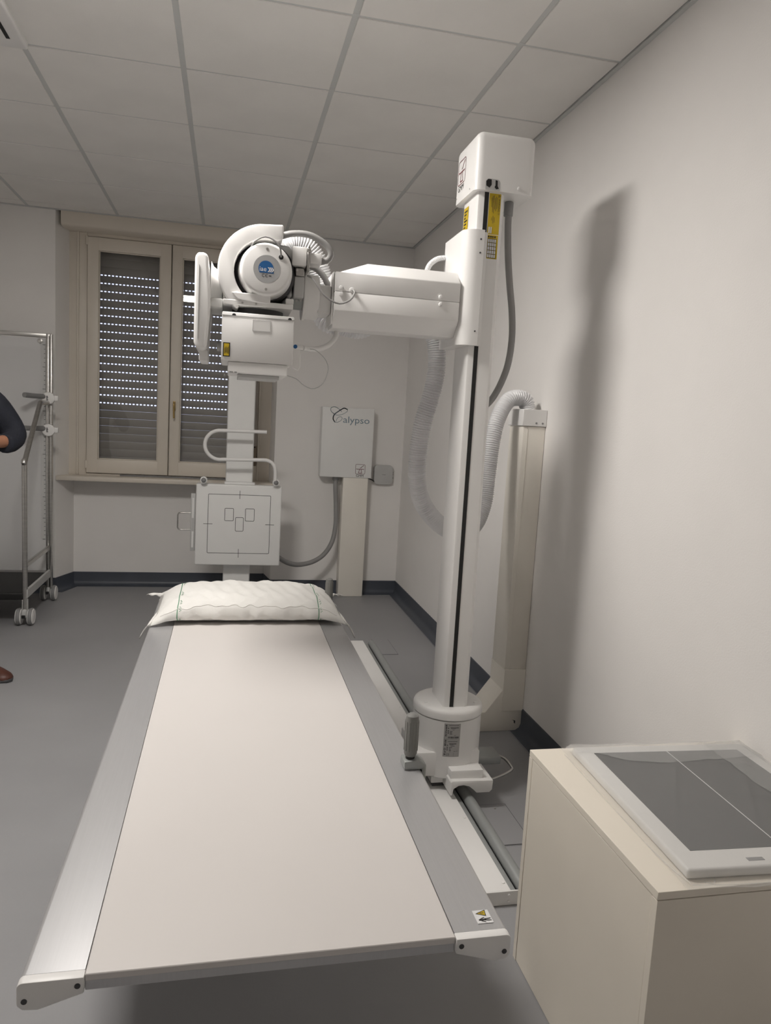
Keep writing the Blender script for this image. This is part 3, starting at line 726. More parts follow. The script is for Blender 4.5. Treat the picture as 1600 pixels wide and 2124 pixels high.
# C-shaped shroud
C = arc(0.102, 1.862, 0.1475, 92, 236, 34)
Ci = arc(TCX, 1.862, 0.0995, 228, 86, 30)
shp = [(0.157, 2.013)] + C + Ci + [(0.146, 1.961), (0.152, 1.966), (0.157, 1.976)]
MB().prism(shp, 'y', 2.448, 2.60, 0.006, 3).build('shroud', WHITE, TH, label='white C-shaped shroud')
MB().rev([(0.0998, 2.50), (0.099, 2.60), (0.097, 2.60)], (TCX, 0, 1.864), 'y', 40).build('shroud_lining', DARKG, TH)
MB().prism([(0.0, 1.790), (0.02, 1.770), (0.110, 1.762), (0.122, 1.764), (0.122, 1.788), (0.05, 1.79)], 'y', 2.438, 2.60, 0.002, 1).build('shroud_foot', WHITE, TH)
MB().prism([(0.11, 1.80), (0.195, 1.80), (0.195, 1.945), (0.18, 1.962), (0.11, 1.966)], 'y', 2.505, 2.74, 0.006, 2).build('side_housing', LIGHTG, TH)
# mounting tray and collimator
tray = MB().box(-0.026, 0.196, 2.446, 2.70, 1.752, 1.768, 0.002, 1).box(0.172, 0.197, 2.45, 2.70, 1.768, 1.786, 0.002, 1).build('mounting_tray', WHITE2, TH)
MB().box(-0.026, 0.004, 2.47, 2.69, 1.768, 1.80).build('tray_bracket', LIGHTG, tray, smooth=False)
for x in (0.035, 0.078): MB().cyl((x, 0, 1.760), 0.0035, 2.444, 2.447, 'y', 10).build('tray_screw', STEEL, tray)
MB().rev([(0, 1.727), (0.085, 1.727), (0.085, 1.7525), (0, 1.7525)], (0.088, 2.57, 0), 'z', 40).build('swivel_ring', DARKG, TH)
cl = MB().box(-0.027, 0.200, 2.430, 2.69, 1.574, 1.727, 0.004, 2).build('collimator', WHITE2, TH)
MB().box(-0.0275, 0.2005, 2.4285, 2.4305, 1.7155, 1.7165).build('collimator_joint', GREY, cl, smooth=False)
for x in (0.010, 0.186):
    f = Flat((x, 2.4276, 1.7165), (1, 0, 0), (0, 0, 1)); f.poly(arc(0, 0, 0.0062, 0, 180, 12)); f.build('notch', BLACK, cl)
wf = MB().box(0.068, 0.126, 2.4278, 2.4302, 1.673, 1.709, 0.001, 1).build('window_plate', WHITE2, cl)
f = Flat((0.068, 2.4272, 1.673), (1, 0, 0), (0, 0, 1)); f.stroke([(0.001, 0.001), (0.057, 0.001), (0.057, 0.035), (0.001, 0.035)], 0.0011, True); f.build('plate_outline', LIGHTG, wf)
f = Flat((-0.0215, 2.4285, 1.587), (1, 0, 0), (0, 0, 1)); f.rect(0, 0.022, 0, 0.044); lb = f.build('laser_label', BLACK, cl, 'black and yellow laser label')
f = Flat((-0.0215, 2.4281, 1.587), (1, 0, 0), (0, 0, 1)); f.rect(0.003, 0.019, 0.003, 0.041); f.build('label_field', YELL, lb)
f = Flat((-0.0215, 2.4277, 1.587), (0, 0, 1), (-1, 0, 0))
[f.rect(0.009 + 0.002 * (k % 3), 0.031 - 0.003 * (k % 2), -0.0172 + k * 0.0034, -0.0155 + k * 0.0034) for k in range(4)]; f.build('lettering', INK, lb)
MB().box(-0.0055, 0.1845, 2.434, 2.66, 1.537, 1.5735, 0.003, 1).build('filter_holder', WHITE2, TH)
MB().box(0.027, 0.160, 2.45, 2.64, 1.525, 1.5365, 0.002, 1).build('accessory_rail', LIGHTG, TH)
MB().box(0.0, 0.012, 2.4325, 2.435, 1.538, 1.542).box(0.016, 0.024, 2.4325, 2.435, 1.538, 1.542).build('holder_catch', GREY, TH, smooth=False)
MB().cyl((0, 2.55, 1.628), 0.017, -0.043, -0.027, 'x', 22, 0.003).build('field_knob', LIGHTG, TH)
MB().prism([(0.2, 1.575), (0.225, 1.562), (0.232, 1.575), (0.232, 1.63), (0.2, 1.655)], 'y', 2.50, 2.53, 0.002, 1).build('cable_bracket', WHITE2, TH)
MB().tube([(0.199, 2.50, 1.640), (0.238, 2.505, 1.640)], 0.0085, 14).build('plug', WHITE2, TH)
MB().rev([(0, 2.489), (0.0065, 2.489), (0.0065, 2.50), (0, 2.50)], (0.212, 0, 1.640), 'y', 16).build('blue_button', INKB, TH, label='blue button')
# operator console on the left
cn = MB()
cp = [(-0.112, 1.625), (-0.108, 1.612), (-0.098, 1.605), (-0.080, 1.605), (-0.072, 1.612), (-0.070, 1.64), (-0.067, 1.68), (-0.064, 1.74), (-0.066, 1.80), (-0.072, 1.86), (-0.073, 1.885), (-0.077, 1.895), (-0.088, 1.899), (-0.102, 1.898), (-0.110, 1.893), (-0.113, 1.88)]
cn.prism(cp, 'y', 2.42, 2.70, 0.008, 3); con = cn.build('console', WHITE, TH, label='white operator console seen edge on')
MB().box(-0.1005, -0.0995, 2.4165, 2.4205, 1.635, 1.86).build('console_joint', LIGHTG, con, smooth=False)
MB().box(-0.098, -0.069, 2.50, 2.66, 1.572, 1.612, 0.006, 2).build('console_handle', WHITE2, con)
MB().rev([(0.052, -0.03), (0.056, -0.045), (0.066, -0.058), (0.082, -0.066), (0.0, -0.066)], (0, 2.55, 1.815), 'x', 32).build('console_mount', WHITE, TH)
MB().box(-0.067, -0.026, 2.46, 2.66, 1.742, 1.77, 0.006, 2).build('console_bracket', COOL, TH)
# right-hand fittings and rotating flange
MB().box(0.190, 0.238, 2.485, 2.60, 1.898, 1.960, 0.006, 2).build('motor_box', WHITE2, TH)
MB().box(0.239, 0.247, 2.48, 2.60, 1.885, 1.962, 0.001, 1).cyl((0, 2.482, 1.95), 0.006, 0.238, 0.25, 'x', 12).build('steel_plate', STEEL, TH)
MB().box(0.248, 0.287, 2.49, 2.56, 1.911, 1.945, 0.003, 2).build('junction_box', WHITE2, TH)
MB().box(0.200, 0.234, 2.50, 2.66, 1.80, 1.868, 0.003, 1).build('joint_block', LIGHTG, TH)
MB().box(0.204, 0.232, 2.49, 2.62, 1.868, 1.892, 0.002, 1).cyl((0, 2.485, 1.885), 0.005, 0.204, 0.211, 'x', 12).build('steel_bracket', STEEL, TH)
jb = MB().cyl((0, 2.58, 1.815), 0.044, 0.197, 0.236, 'x', 32).build('joint_hub', MATS['rail_grey'], TH)
for z in (1.795, 1.797): MB().cyl((0.214 if z == 1.795 else 0.227, 0, z), 0.004, 2.534, 2.54, 'y', 10).build('hub_screw', STEEL, jb)
MB().cyl((0, 2.60, 1.82), 0.080, 0.2365, 0.2465, 'x', 48, 0.002).build('rotation_flange', WHITE2, TH)
MB().rev([(0, 0.247), (0.074, 0.247), (0.074, 0.285), (0.070, 0.291), (0.0, 0.291)], (0, 2.60, 1.82), 'x', 48).build('rotation_hub', WHITE, TH)

# ================================================================== HOSES AND CABLES
def cable(name, label, pts, r, m, n=12, rib=None, cat='cable', step=0.012):
    o = MB().tube(catmull([V(p) for p in pts]), r, n, step=None if rib else step, rib=rib).build(name, m, None)
    tag(o, label, cat); return o
cable('corrugated_hose', 'wide white corrugated hose looping from the arm behind the column to the wall duct',
      [(0.385, 2.727, 1.752), (0.47, 2.735, 1.745), (0.56, 2.765, 1.80), (0.68, 2.79, 1.81), (0.765, 2.795, 1.755), (0.788, 2.797, 1.65), (0.778, 2.80, 1.54), (0.750, 2.82, 1.40), (0.745, 2.84, 1.24), (0.775, 2.87, 1.11), (0.86, 2.91, 1.01), (0.97, 2.98, 0.955), (1.07, 3.04, 0.975), (1.125, 3.08, 1.07), (1.142, 3.10, 1.20), (1.158, 3.115, 1.36), (1.185, 3.13, 1.465), (1.230, 3.145, 1.535), (1.285, 3.155, 1.550), (1.320, 3.16, 1.535), (1.332, 3.162, 1.502)], 0.037, HOSE, 18, (0.0095, 0.0055), 'hose')
cable('corrugated_hose', 'white corrugated hose arching over the back of the tube head',
      [(0.17, 2.72, 2.00), (0.205, 2.725, 2.02), (0.255, 2.73, 2.01), (0.295, 2.735, 1.97), (0.318, 2.745, 1.91), (0.325, 2.75, 1.85), (0.327, 2.745, 1.79), (0.345, 2.735, 1.76), (0.38, 2.727, 1.752)], 0.040, HOSE, 18, (0.0085, 0.006), 'hose')
cable('grey_conduit', 'thick grey cable curving from the shroud to the junction box of the tube head',
      [(0.150, 2.52, 1.992), (0.190, 2.51, 2.003), (0.245, 2.505, 2.003), (0.295, 2.505, 1.982), (0.318, 2.505, 1.955), (0.310, 2.51, 1.931), (0.284, 2.52, 1.925)], 0.0105, CABLEG)
cable('grey_conduit', 'short thick grey cable running into the arm end behind the tube head',
      [(0.255, 2.60, 1.925), (0.285, 2.60, 1.915), (0.312, 2.60, 1.89), (0.325, 2.605, 1.868), (0.337, 2.61, 1.872)], 0.0105, CABLEG)
cable('thin_cable', 'thin grey cable bowed over the round end cap',
      [(0.052, 2.445, 1.922), (0.066, 2.420, 1.945), (0.098, 2.412, 1.962), (0.128, 2.408, 1.952), (0.145, 2.406, 1.932), (0.150, 2.417, 1.906)], 0.0028, CABLEG, 8)
cable('thin_cable', 'thin dark grey cable hanging from the tube head to the arm bolt',
      [(0.246, 2.52, 1.876), (0.262, 2.485, 1.860), (0.290, 2.475, 1.82), (0.323, 2.472, 1.795), (0.356, 2.472, 1.789), (0.388, 2.475, 1.806), (0.401, 2.485, 1.832), (0.395, 2.507, 1.842)], 0.0032, CABLEG, 8)
cable('white_cable', 'thick white cable curving from the collimator plug up behind the arm',
      [(0.238, 2.52, 1.640), (0.262, 2.56, 1.642), (0.30, 2.60, 1.648), (0.335, 2.62, 1.663), (0.362, 2.63, 1.69), (0.370, 2.64, 1.722)], 0.0095, WHITE2)
cable('thin_cable', 'hair thin white cable loop below the collimator',
      [(0.184, 2.50, 1.545), (0.221, 2.50, 1.535), (0.245, 2.50, 1.516), (0.278, 2.50, 1.506), (0.310, 2.50, 1.526), (0.326, 2.50, 1.572), (0.315, 2.505, 1.607), (0.285, 2.53, 1.636), (0.262, 2.56, 1.642)], 0.0013, LIGHTG, 6)
cable('white_conduit', 'narrow white corrugated conduit arching from the arm top to the column sleeve',
      [(0.690, 2.69, 1.93), (0.699, 2.70, 1.965), (0.714, 2.71, 1.995), (0.742, 2.72, 2.018), (0.772, 2.725, 2.026), (0.79, 2.725, 2.026)], 0.0105, HOSE, 12, (0.006, 0.002), 'conduit')
gc = thing('grey_conduit', (0.96, 2.6, 1.47), 'grey conduit hanging down the right side of the column', 'conduit')
MB().tube(catmull([(0.963, 2.60, 2.20), (0.966, 2.60, 2.12), (0.975, 2.60, 2.02), (0.988, 2.60, 1.93), (1.005, 2.60, 1.83), (1.016, 2.61, 1.73), (1.012, 2.63, 1.63), (0.985, 2.66, 1.535), (0.955, 2.70, 1.485), (0.90, 2.73, 1.46)]), 0.0128, 14, rib=(0.006, 0.0008)).build('conduit_pipe', CABLEG, gc)
MB().cyl((0.963, 2.60, 0), 0.0165, 2.165, 2.2135, n=18, e=0.002).build('conduit_gland', GREY, gc)

# ================================================================== WALL TRUNKING (right wall)
tk = thing('cable_trunking', (1.34, 3.17, 0), 'tall beige cable trunking standing against the right wall', 'cable trunking')
MB().box(1.288, XR - 0.001, 3.088, 3.25, 0.30, 1.425, 0.003, 2).build('duct', TRUNK, tk)
MB().box(1.309, 1.311, 3.0865, 3.0885, 0.30, 1.425).build('duct_lid_edge', TRUNK, tk, smooth=False)
tc = MB().box(1.280, XR - 0.001, 3.080, 3.258, 1.426, 1.500, 0.002, 1).build('top_cap', WHITE2, tk)
for x in (1.345, 1.375): MB().cyl((x, 0, 1.440), 0.0045, 3.078, 3.081, 'y', 12).build('cap_screw', GREY, tc)
MB().prism([(1.02, 0.001), (XR - 0.001, 0.001), (XR - 0.001, 0.30), (1.288, 0.30), (1.288, 0.20), (1.21, 0.095), (1.02, 0.095)], 'y', 3.088, 3.26, 0.003, 2).build('elbow', TRUNK, tk)
MB().box(1.288, XR - 0.001, 3.083, 3.089, 0.10, 0.30, 0.001, 1).build('elbow_cover', TRUNK, tk)
MB().prism([(1.345, 0.055), (1.362, 0.050), (1.362, 0.035), (1.355, 0.040), (1.355, 0.048)], 'y', 3.0865, 3.0885).build('chip', DARKG, tk, smooth=False, label='dark broken chip')

# ================================================================== GENERATOR BOX ON THE BACK WALL
gx = thing('control_cabinet', (0.92, 5.74, 0.955), 'pale blue-grey wall box lettered Calypso', 'control box')
MB().box(0.712, 1.122, 5.68, YF - 0.002, 0.957, 1.50, 0.006, 3).build('housing', COOL, gx)
f = Flat((0.874, 5.6795, 1.384), (1, 0, 0), (0, 0, 1)); f.text('alypso', 0, 0, 0.072, 1.17); f.build('lettering', INKS, gx)
f = Flat((0.773, 5.6793, 1.385), (1, 0, 0), (0, 0, 1))
for w, P in ((0.0075, ((.132, .102), (.105, .110), (.077, .094), (.034, .060), (.023, .026), (.038, .000))), (0.003, ((.038, .0), (.060, .000), (.084, .014), (.094, .034), (.078, .044), (.056, .030), (.047, .006))),
             (0.004, ((.034, .060), (.006, .081), (.004, .107), (.034, .117), (.068, .100), (.088, .082))), (0.003, ((.034, .058), (.060, .054), (.098, .064), (.130, .086), (.132, .102)))):
    f.stroke([(p.x, p.y) for p in catmull([V((a_, b_, 0)) for a_, b_ in P], 8)], w)
f.build('initial', INKS, gx, 'swash letter C')
emblem((1.030, 5.6792, 1.027), (1, 0, 0), (0, 0, 1), 0.076, gx)
MB().cyl((0.846, 5.735, 0), 0.024, 0.93, 0.957, n=20, e=0.002).build('conduit_gland', GREY, gx)
tk2 = thing('cable_trunking', (1.0, 5.74, 0), 'beige cable trunking below the Calypso wall box', 'cable trunking')
MB().box(0.90, 1.098, 5.685, YF - 0.001, 0.001, 0.9565, 0.003, 2).build('duct', TRUNK, tk2)
rt = thing('wireless_router', (1.237, 5.78, 0.985), 'small rounded light grey box on the wall beside the Calypso box', 'router')
rp = rrect(1.160, 1.316, 0.905, 1.062, 0.032, 6)
MB().prism(rp, 'y', 5.762, YF - 0.001, 0.006, 3).build('casing', LIGHTG, rt)
MB().box(1.225, 1.255, 5.7612, 5.7625, 0.983, 0.987).build('mark', GREY, rt, smooth=False)
for z in (0.955, 0.985, 1.0): MB().box(1.3155, 1.319, 5.77, 5.785, z, z + 0.012).build('socket', BLACK, rt, smooth=False)
cable('black_cable', 'short black cable between the Calypso box and the router', [(1.10, 5.75, 0.955), (1.125, 5.752, 0.948), (1.15, 5.757, 0.937), (1.17, 5.77, 0.925)], 0.004, BLACK, 8)
cable('grey_conduit', 'grey conduit sagging from the Calypso box to the upright bucky stand',
      [(0.846, 5.735, 0.935), (0.847, 5.72, 0.86), (0.853, 5.69, 0.72), (0.852, 5.66, 0.58), (0.825, 5.63, 0.45), (0.76, 5.60, 0.355), (0.67, 5.56, 0.305), (0.56, 5.50, 0.293), (0.47, 5.42, 0.322), (0.38, 5.33, 0.385)], 0.0185, CABLEG, 14, (0.008, 0.0012), 'conduit')

# ================================================================== UPRIGHT BUCKY STAND
bs = thing('bucky_stand', (0.09, 5.42, 0), 'white upright bucky stand with square marked plate before the window', 'bucky stand')
MB().prism([(-0.004, 5.52), (-0.004, 5.315), (0.002, 5.305), (0.180, 5.305), (0.187, 5.315), (0.187, 5.52)], 'z', 0.012, 2.08).build('upright', COOL, bs)
MB().box(-0.06, 0.24, 5.25, 5.60, 0.0, 0.012, 0.002, 1).build('floor_plate', COOL, bs)
bp = MB().box(-0.200, 0.390, 5.200, 5.275, 0.342, 0.914, 0.010, 3).build('bucky_plate', COOL, bs, label='flat square plate with printed field marks')
MB().box(-0.10, 0.30, 5.275, 5.306, 0.42, 0.88, 0.004, 2).build('bucky_carriage', LIGHTG, bs)
MB().box(-0.01, 0.20, 5.215, 5.304, 0.9145, 0.93, 0.004, 2).build('carriage_top', COOL, bs)
f = Flat((0, 5.1992, 0), (1, 0, 0), (0, 0, 1))
f.stroke(rrect(-0.116, 0.312, 0.430, 0.845, 0.006, 2), 0.0030, True)
for x0, x1, z0, z1 in ((-0.002, 0.058, 0.660, 0.748), (0.140, 0.201, 0.661, 0.749), (0.073, 0.127, 0.588, 0.685)): f.stroke(rrect(x0, x1, z0, z1, 0.007, 3), 0.0030, True)
for a, b in (((0.098, 0.873), (0.098, 0.817)), ((0.099, 0.460), (0.099, 0.399)), ((-0.145, 0.636), (-0.085, 0.636)), ((0.282, 0.638), (0.341, 0.638))): f.stroke([a, b], 0.0030)
f.build('field_mark', INK, bp)
for x in (-0.150, 0.343):
    kn = MB().cyl((x, 0, 0.943), 0.024, 5.16, 5.205, 'y', 24, 0.004).box(x - 0.016, x + 0.016, 5.175, 5.23, 0.914, 0.935).build('clamp_ring', COOL, bs)
    MB().rev([(0, 5.146), (0.010, 5.148), (0.016, 5.154), (0.017, 5.162), (0, 5.162)], (x, 0, 0.943), 'y', 20).build('knob', GREY, kn, label='dark round knob')
hb = [(0.266, 5.16, 1.292)] + [(-0.030, 5.16, 1.288)]
for a in range(100, 271, 10): hb.append((-0.045 + 0.103 * math.cos(math.radians(a)), 5.16, 1.188 + 0.100 * math.sin(math.radians(a)) * 1.0))
hb += [(-0.03, 5.16, 1.090), (0.25, 5.16, 1.098)]
for a in range(85, -1, -17): hb.append((0.262 + 0.072 * math.cos(math.radians(a)), 5.16, 1.028 + 0.070 * math.sin(math.radians(a))))
hb += [(0.337, 5.165, 0.95)]
MB().tube(hb, 0.0125, 14).build('overhead_handle', WHITE2, bs, label='bent white tubular handle bar')
br = MB().box(-0.234, -0.203, 5.23, 5.26, 0.436, 0.841, 0.003, 2).build('side_bracket', LIGHTG, bs)
for z0, z1 in ((0.668, 0.81), (0.46, 0.575)): MB().box(-0.225, -0.212, 5.2285, 5.2305, z0, z1, 0.0009, 1).build('bracket_slot', COOL, br)
wl2 = [(-0.19, 5.24, 0.703), (-0.300, 5.24, 0.705), (-0.314, 5.24, 0.700), (-0.321, 5.24, 0.688), (-0.320, 5.24, 0.600), (-0.313, 5.24, 0.588), (-0.300, 5.24, 0.584), (-0.19, 5.24, 0.585)]
MB().tube(wl2, 0.0048, 10).build('tray_handle', STEEL, bs, label='steel wire tray handle')

# ================================================================== CABINET WITH DETECTOR
cb = thing('low_cabinet', (1.09, 1.395, 0), 'low cream cabinet in the right foreground', 'cabinet')
CX0, CX1, CY0, CY1, CZ = 0.793, XR - 0.001, 1.103, 1.690, 0.585
MB().box(CX0, CX1, CY0, CY1, CZ - 0.016, CZ, 0.0008, 1).build('top_panel', MELAM, cb)
MB().box(CX0, CX1, CY0, CY0 + 0.018, 0.0, CZ - 0.0175, 0.0006, 1).build('side_panel', MELAM, cb)
MB().box(CX0, CX1, CY1 - 0.018, CY1, 0.0, CZ - 0.0175, 0.0006, 1).build('side_panel', MELAM, cb)
MB().box(CX0 + 0.001, CX0 + 0.018, CY0 + 0.0195, CY1 - 0.0195, 0.002, CZ - 0.0180, 0.0006, 1).build('door', MELAM, cb)
MB().box(CX0 + 0.018, CX1, CY0 + 0.018, CY1 - 0.018, 0.02, 0.036).build('bottom_panel', MELAM, cb, smooth=False)
MB().cyl((CX1 - 0.012, CY1 - 0.024, 0), 0.004, CZ - 0.0005, CZ + 0.0006, n=12).build('screw_hole', DARKG, cb)

dt = thing('flat_panel_detector', (1.12, 1.38, CZ), 'dark grey flat panel detector with white frame in a clear plastic bag', 'detector')
dt_rot = math.radians(-2.4)
def rot(mbuf, c=(1.12, 1.388)):
    for v in mbuf.bm.verts:
        x, y = v.co.x - c[0], v.co.y - c[1]
        v.co.x = c[0] + x * math.cos(dt_rot) - y * math.sin(dt_rot); v.co.y = c[1] + x * math.sin(dt_rot) + y * math.cos(dt_rot)
    return mbuf
D0, D1, E0, E1 = 0.880, 1.358, 1.118, 1.640
rot(MB().box(D0, D1, E0, E1, CZ + 0.001, CZ + 0.022, 0.006, 3)).build('body', DETW, dt)
rot(MB().box(0.921, 1.322, 1.176, 1.601, CZ + 0.0215, CZ + 0.0228)).build('active_panel', DETECT, dt, smooth=False)
rot(MB().box(1.1205, 1.1225, 1.176, 1.601, CZ + 0.0228, CZ + 0.0232)).build('centre_line', INKW, dt, smooth=False)
rot(MB().box(1.02, 1.055, 1.135, 1.145, CZ + 0.0215, CZ + 0.0228)).build('side_slot', GREY, dt, smooth=False)
bgm = MB(); nx, ny = 110, 120; B0, B1, F0, F1 = 0.862, 1.384, 1.086, 1.668
def ridge(t, p=5.0): return (1 - abs(math.sin(t))) ** p
def bagz(x, y):
    dx = max(D0 - 0.002 - x, x - D1 - 0.002, 0); dy = max(E0 - 0.002 - y, y - E1 - 0.002, 0); d = max(dx / 0.018, dy / 0.024)
    top = CZ + 0.0246
    w = 0.0050 * ridge(9 * y + 2.2 * x + 0.8 * math.sin(6 * x)) * (0.5 + 0.5 * math.sin(7 * x + 3 * y)) + 0.0042 * ridge(14 * (x * 0.5 + y) + 1.5 * math.sin(5 * y), 7) * (0.5 + 0.5 * math.sin(13 * x - 2)) \
        + 0.0040 * ridge(17 * (x - 0.6 * y), 8) * (0.5 + 0.5 * math.sin(9 * y + 1)) + 0.0012 * math.sin(53 * x + 31 * y)
    if d <= 0.0: return top + max(0, w)
    low = CZ + 0.0014 + 0.004 * abs(math.sin(19 * x + 23 * y))
    t = min(1, d); t = t * t * (3 - 2 * t)
    return top * (1 - t) + low * t + max(0, w) * (1 - t)
vs = [V((B0 + (B1 - B0) * i / nx, F0 + (F1 - F0) * j / ny, bagz(B0 + (B1 - B0) * i / nx, F0 + (F1 - F0) * j / ny))) for i in range(nx + 1) for j in range(ny + 1)]
bgm.add(vs, [[i * (ny + 1) + j, (i + 1) * (ny + 1) + j, (i + 1) * (ny + 1) + j + 1, i * (ny + 1) + j + 1] for i in range(nx) for j in range(ny)])
bagpart = rot(bgm).build('plastic_bag', BAG, dt, label='clear crinkled plastic bag')
def bag_fold(u0, u1, edge, nu=60, nv=14):
    mb = MB(); vs = []
    for i in range(nu + 1):
        x = u0 + (u1 - u0) * i / nu; y0 = edge(x)
        for j in range(nv + 1):
            y = y0 + (F1 - 0.006 - y0) * j / nv
            vs.append(V((x, y, bagz(x, y) + 0.0022 + 0.0012 * math.sin(37 * x + 50 * y))))
    mb.add(vs, [[i * (nv + 1) + j, (i + 1) * (nv + 1) + j, (i + 1) * (nv + 1) + j + 1, i * (nv + 1) + j + 1] for i in range(nu) for j in range(nv)])
    rot(mb).build('bag_fold', BAG, bagpart)
bag_fold(0.868, 1.380, lambda x: 1.545 + 0.055 * math.exp(-((x - 0.90) / 0.07) ** 2) - 0.012 * math.sin(9 * (x - 0.9)))
bag_fold(1.245, 1.382, lambda x: 1.30 - 0.9 * (x - 1.245) + 0.01 * math.sin(40 * x), 20, 30)
cr = MB()
for P in (((0.872, 1.650), (0.866, 1.50), (0.861, 1.35), (0.858, 1.20), (0.866, 1.110)), ((0.866, 1.108), (0.95, 1.100), (1.06, 1.096), (1.20, 1.098), (1.34, 1.094)), ((0.90, 1.118), (0.915, 1.112), (0.925, 1.124))):
    cr.tube(catmull([V((x, y, CZ + 0.0035 + 0.002 * math.sin(60 * x + 40 * y))) for x, y in P], 10), 0.0011, 6)
cr.build('bag_crease', BAG, bagpart)

# ================================================================== POSITIONING STAND (left)
ps = thing('positioning_stand', (-1.6, 5.2, 0), 'wheeled weight-bearing stand with steel tubes and milky panel on the left', 'positioning stand')
W0, W1 = -2.02, -1.215
for x, s in ((W1, 1), (W0, -1)):
    MB().box(x - 0.016, x + 0.002, 5.50, 5.535, 0.10, 1.878, 0.003, 2).box(x + 0.006, x + 0.022, 5.50, 5.535, 0.10, 1.878, 0.003, 2).build('rear_post', STEEL, ps)
    MB().tube([(x - 0.006, 4.90, 0.09)] + catmull([(x - 0.006, 4.90, 0.40), (x - 0.006, 4.90, 1.00), (x - 0.006, 4.915, 1.05), (x - 0.004, 5.25, 1.375), (x - 0.002, 5.30, 1.402), (x, 5.36, 1.408), (x + 0.001, 5.50, 1.408)], 8), 0.0155, 14).build('front_tube', STEEL, ps)
    MB().box(x - 0.010, x + 0.010, 4.90, 5.50, 0.375, 0.405, 0.003, 1).build('side_bar', STEEL, ps)
    MB().box(x - 0.005, x + 0.012, 4.89, 5.52, 0.178, 0.232, 0.002, 1).build('lower_bar', LIGHTG, ps)
    for y in (4.905, 5.54):
        ca = MB().box(x - 0.024, x + 0.010, y - 0.014, y + 0.014, 0.085, 0.17, 0.004, 2).box(x - 0.022, x + 0.008, y - 0.045, y + 0.040, 0.050, 0.108, 0.014, 3).build('caster_fork', LIGHTG, ps)
        MB().box(x - 0.018, x + 0.004, y - 0.052, y - 0.044, 0.055, 0.075, 0.002, 1).build('brake_tab', BLACK, ca)
        for dx in (-0.042, 0.028):
            MB().cyl((0, y, 0.0555), 0.0545, x + dx - 0.012, x + dx + 0.012, 'x', 32, 0.006).build('caster_wheel', GREY, ca)
            MB().rev([(0, -0.0165), (0.030, -0.0165), (0.034, -0.0145), (0.038, -0.0165), (0.046, -0.0165), (0.049, -0.013), (0.049, 0.013), (0.046, 0.0165), (0.038, 0.0165), (0.034, 0.0145), (0.030, 0.0165), (0, 0.0165)], (x + dx, y, 0.0555), 'x', 32).build('wheel_rim', WHITE2, ca)
MB().box(W0, W1 + 0.02, 5.505, 5.53, 1.850, 1.878, 0.003, 2).build('top_bar', STEEL, ps)
MB().box(W0 + 0.02, W1 - 0.02, 5.512, 5.520, 0.225, 1.845).build('panel', ACRYL, ps, smooth=False, label='milky translucent panel')
rul = Flat((W1 - 0.030, 5.510, 0.5), (1, 0, 0), (0, 0, 1))
MB().box(W1 - 0.048, W1 - 0.022, 5.5085, 5.5115, 0.45, 1.82).build('ruler', LIGHTG, ps, smooth=False)
rr = Flat((W1 - 0.048, 5.5078, 0.45), (1, 0, 0), (0, 0, 1))
for k in range(46): rr.rect(0.026 - (0.018 if k % 5 == 0 else 0.009), 0.026, 0.03 * k, 0.03 * k + 0.003)
rr.build('ruler_scale', INK, ps)
MB().cyl((W1 - 0.055, 0, 1.825), 0.016, 5.502, 5.512, 'y', 18, 0.002).build('panel_bolt', STEEL, ps)
MB().box(W0 + 0.012, W1 - 0.012, 4.885, 5.50, 0.165, 0.215, 0.012, 3).build('platform', BLACK, ps, label='black rubber platform')
for z in (1.440, 1.222):
    hl = MB().cyl((W1 + 0.005, 0, z), 0.042, 5.465, 5.495, 'y', 24, 0.006).box(W1 - 0.030, W1 + 0.068, 5.47, 5.495, z - 0.016, z + 0.020, 0.004, 2).build('handle_clamp', WHITE2, ps)
    MB().tube(catmull([(W1 - 0.025, 5.475, z + 0.010), (W1 - 0.06, 5.40, z + 0.010), (W1 - 0.105, 5.30, z + 0.012)], 6), 0.017, 16).build('hand_bar', GREY, hl, label='grey grip')
    f = Flat((W1 - 0.006, 5.4642, z - 0.018), (0, 0, 1), (-1, 0, 0)); [f.rect(0.004 + 0.008 * k, 0.0095 + 0.008 * k, -0.011 + 0.002 * (k % 2), 0.001) for k in range(4)]; f.build('imprint', INK, hl)
    f = None

# ================================================================== PERSON (left edge)
pr = thing('person', (-1.33, 3.98, 0), 'person in a dark navy jacket and brown shoes at the left edge', 'person')
def skin_mesh(name, nodes, edges, m, parent, root=0, sub=2):
    me = bpy.data.meshes.new(name); off = world_off(parent)
    me.from_pydata([tuple(V(p[:3]) - off) for p in nodes], edges, [])
    o = link(name, me, m, parent)
    sk = o.modifiers.new('skin', 'SKIN'); sk.use_smooth_shade = True
    if not me.skin_vertices: me.attributes  # layer comes with the modifier
    dg = bpy.context.view_layer
    bm2 = bmesh.new(); bm2.from_mesh(me)
    lay = bm2.verts.layers.skin.verify()
    for v, p in zip(bm2.verts, nodes): v[lay].radius = (p[3], p[4] if len(p) > 4 else p[3])
    bm2.verts.ensure_lookup_table(); bm2.verts[root][lay].use_root = True
    bm2.to_mesh(me); bm2.free()
    ss = o.modifiers.new('sub', 'SUBSURF'); ss.levels = sub; ss.render_levels = sub
    return o
bx, by = -1.33, 3.98
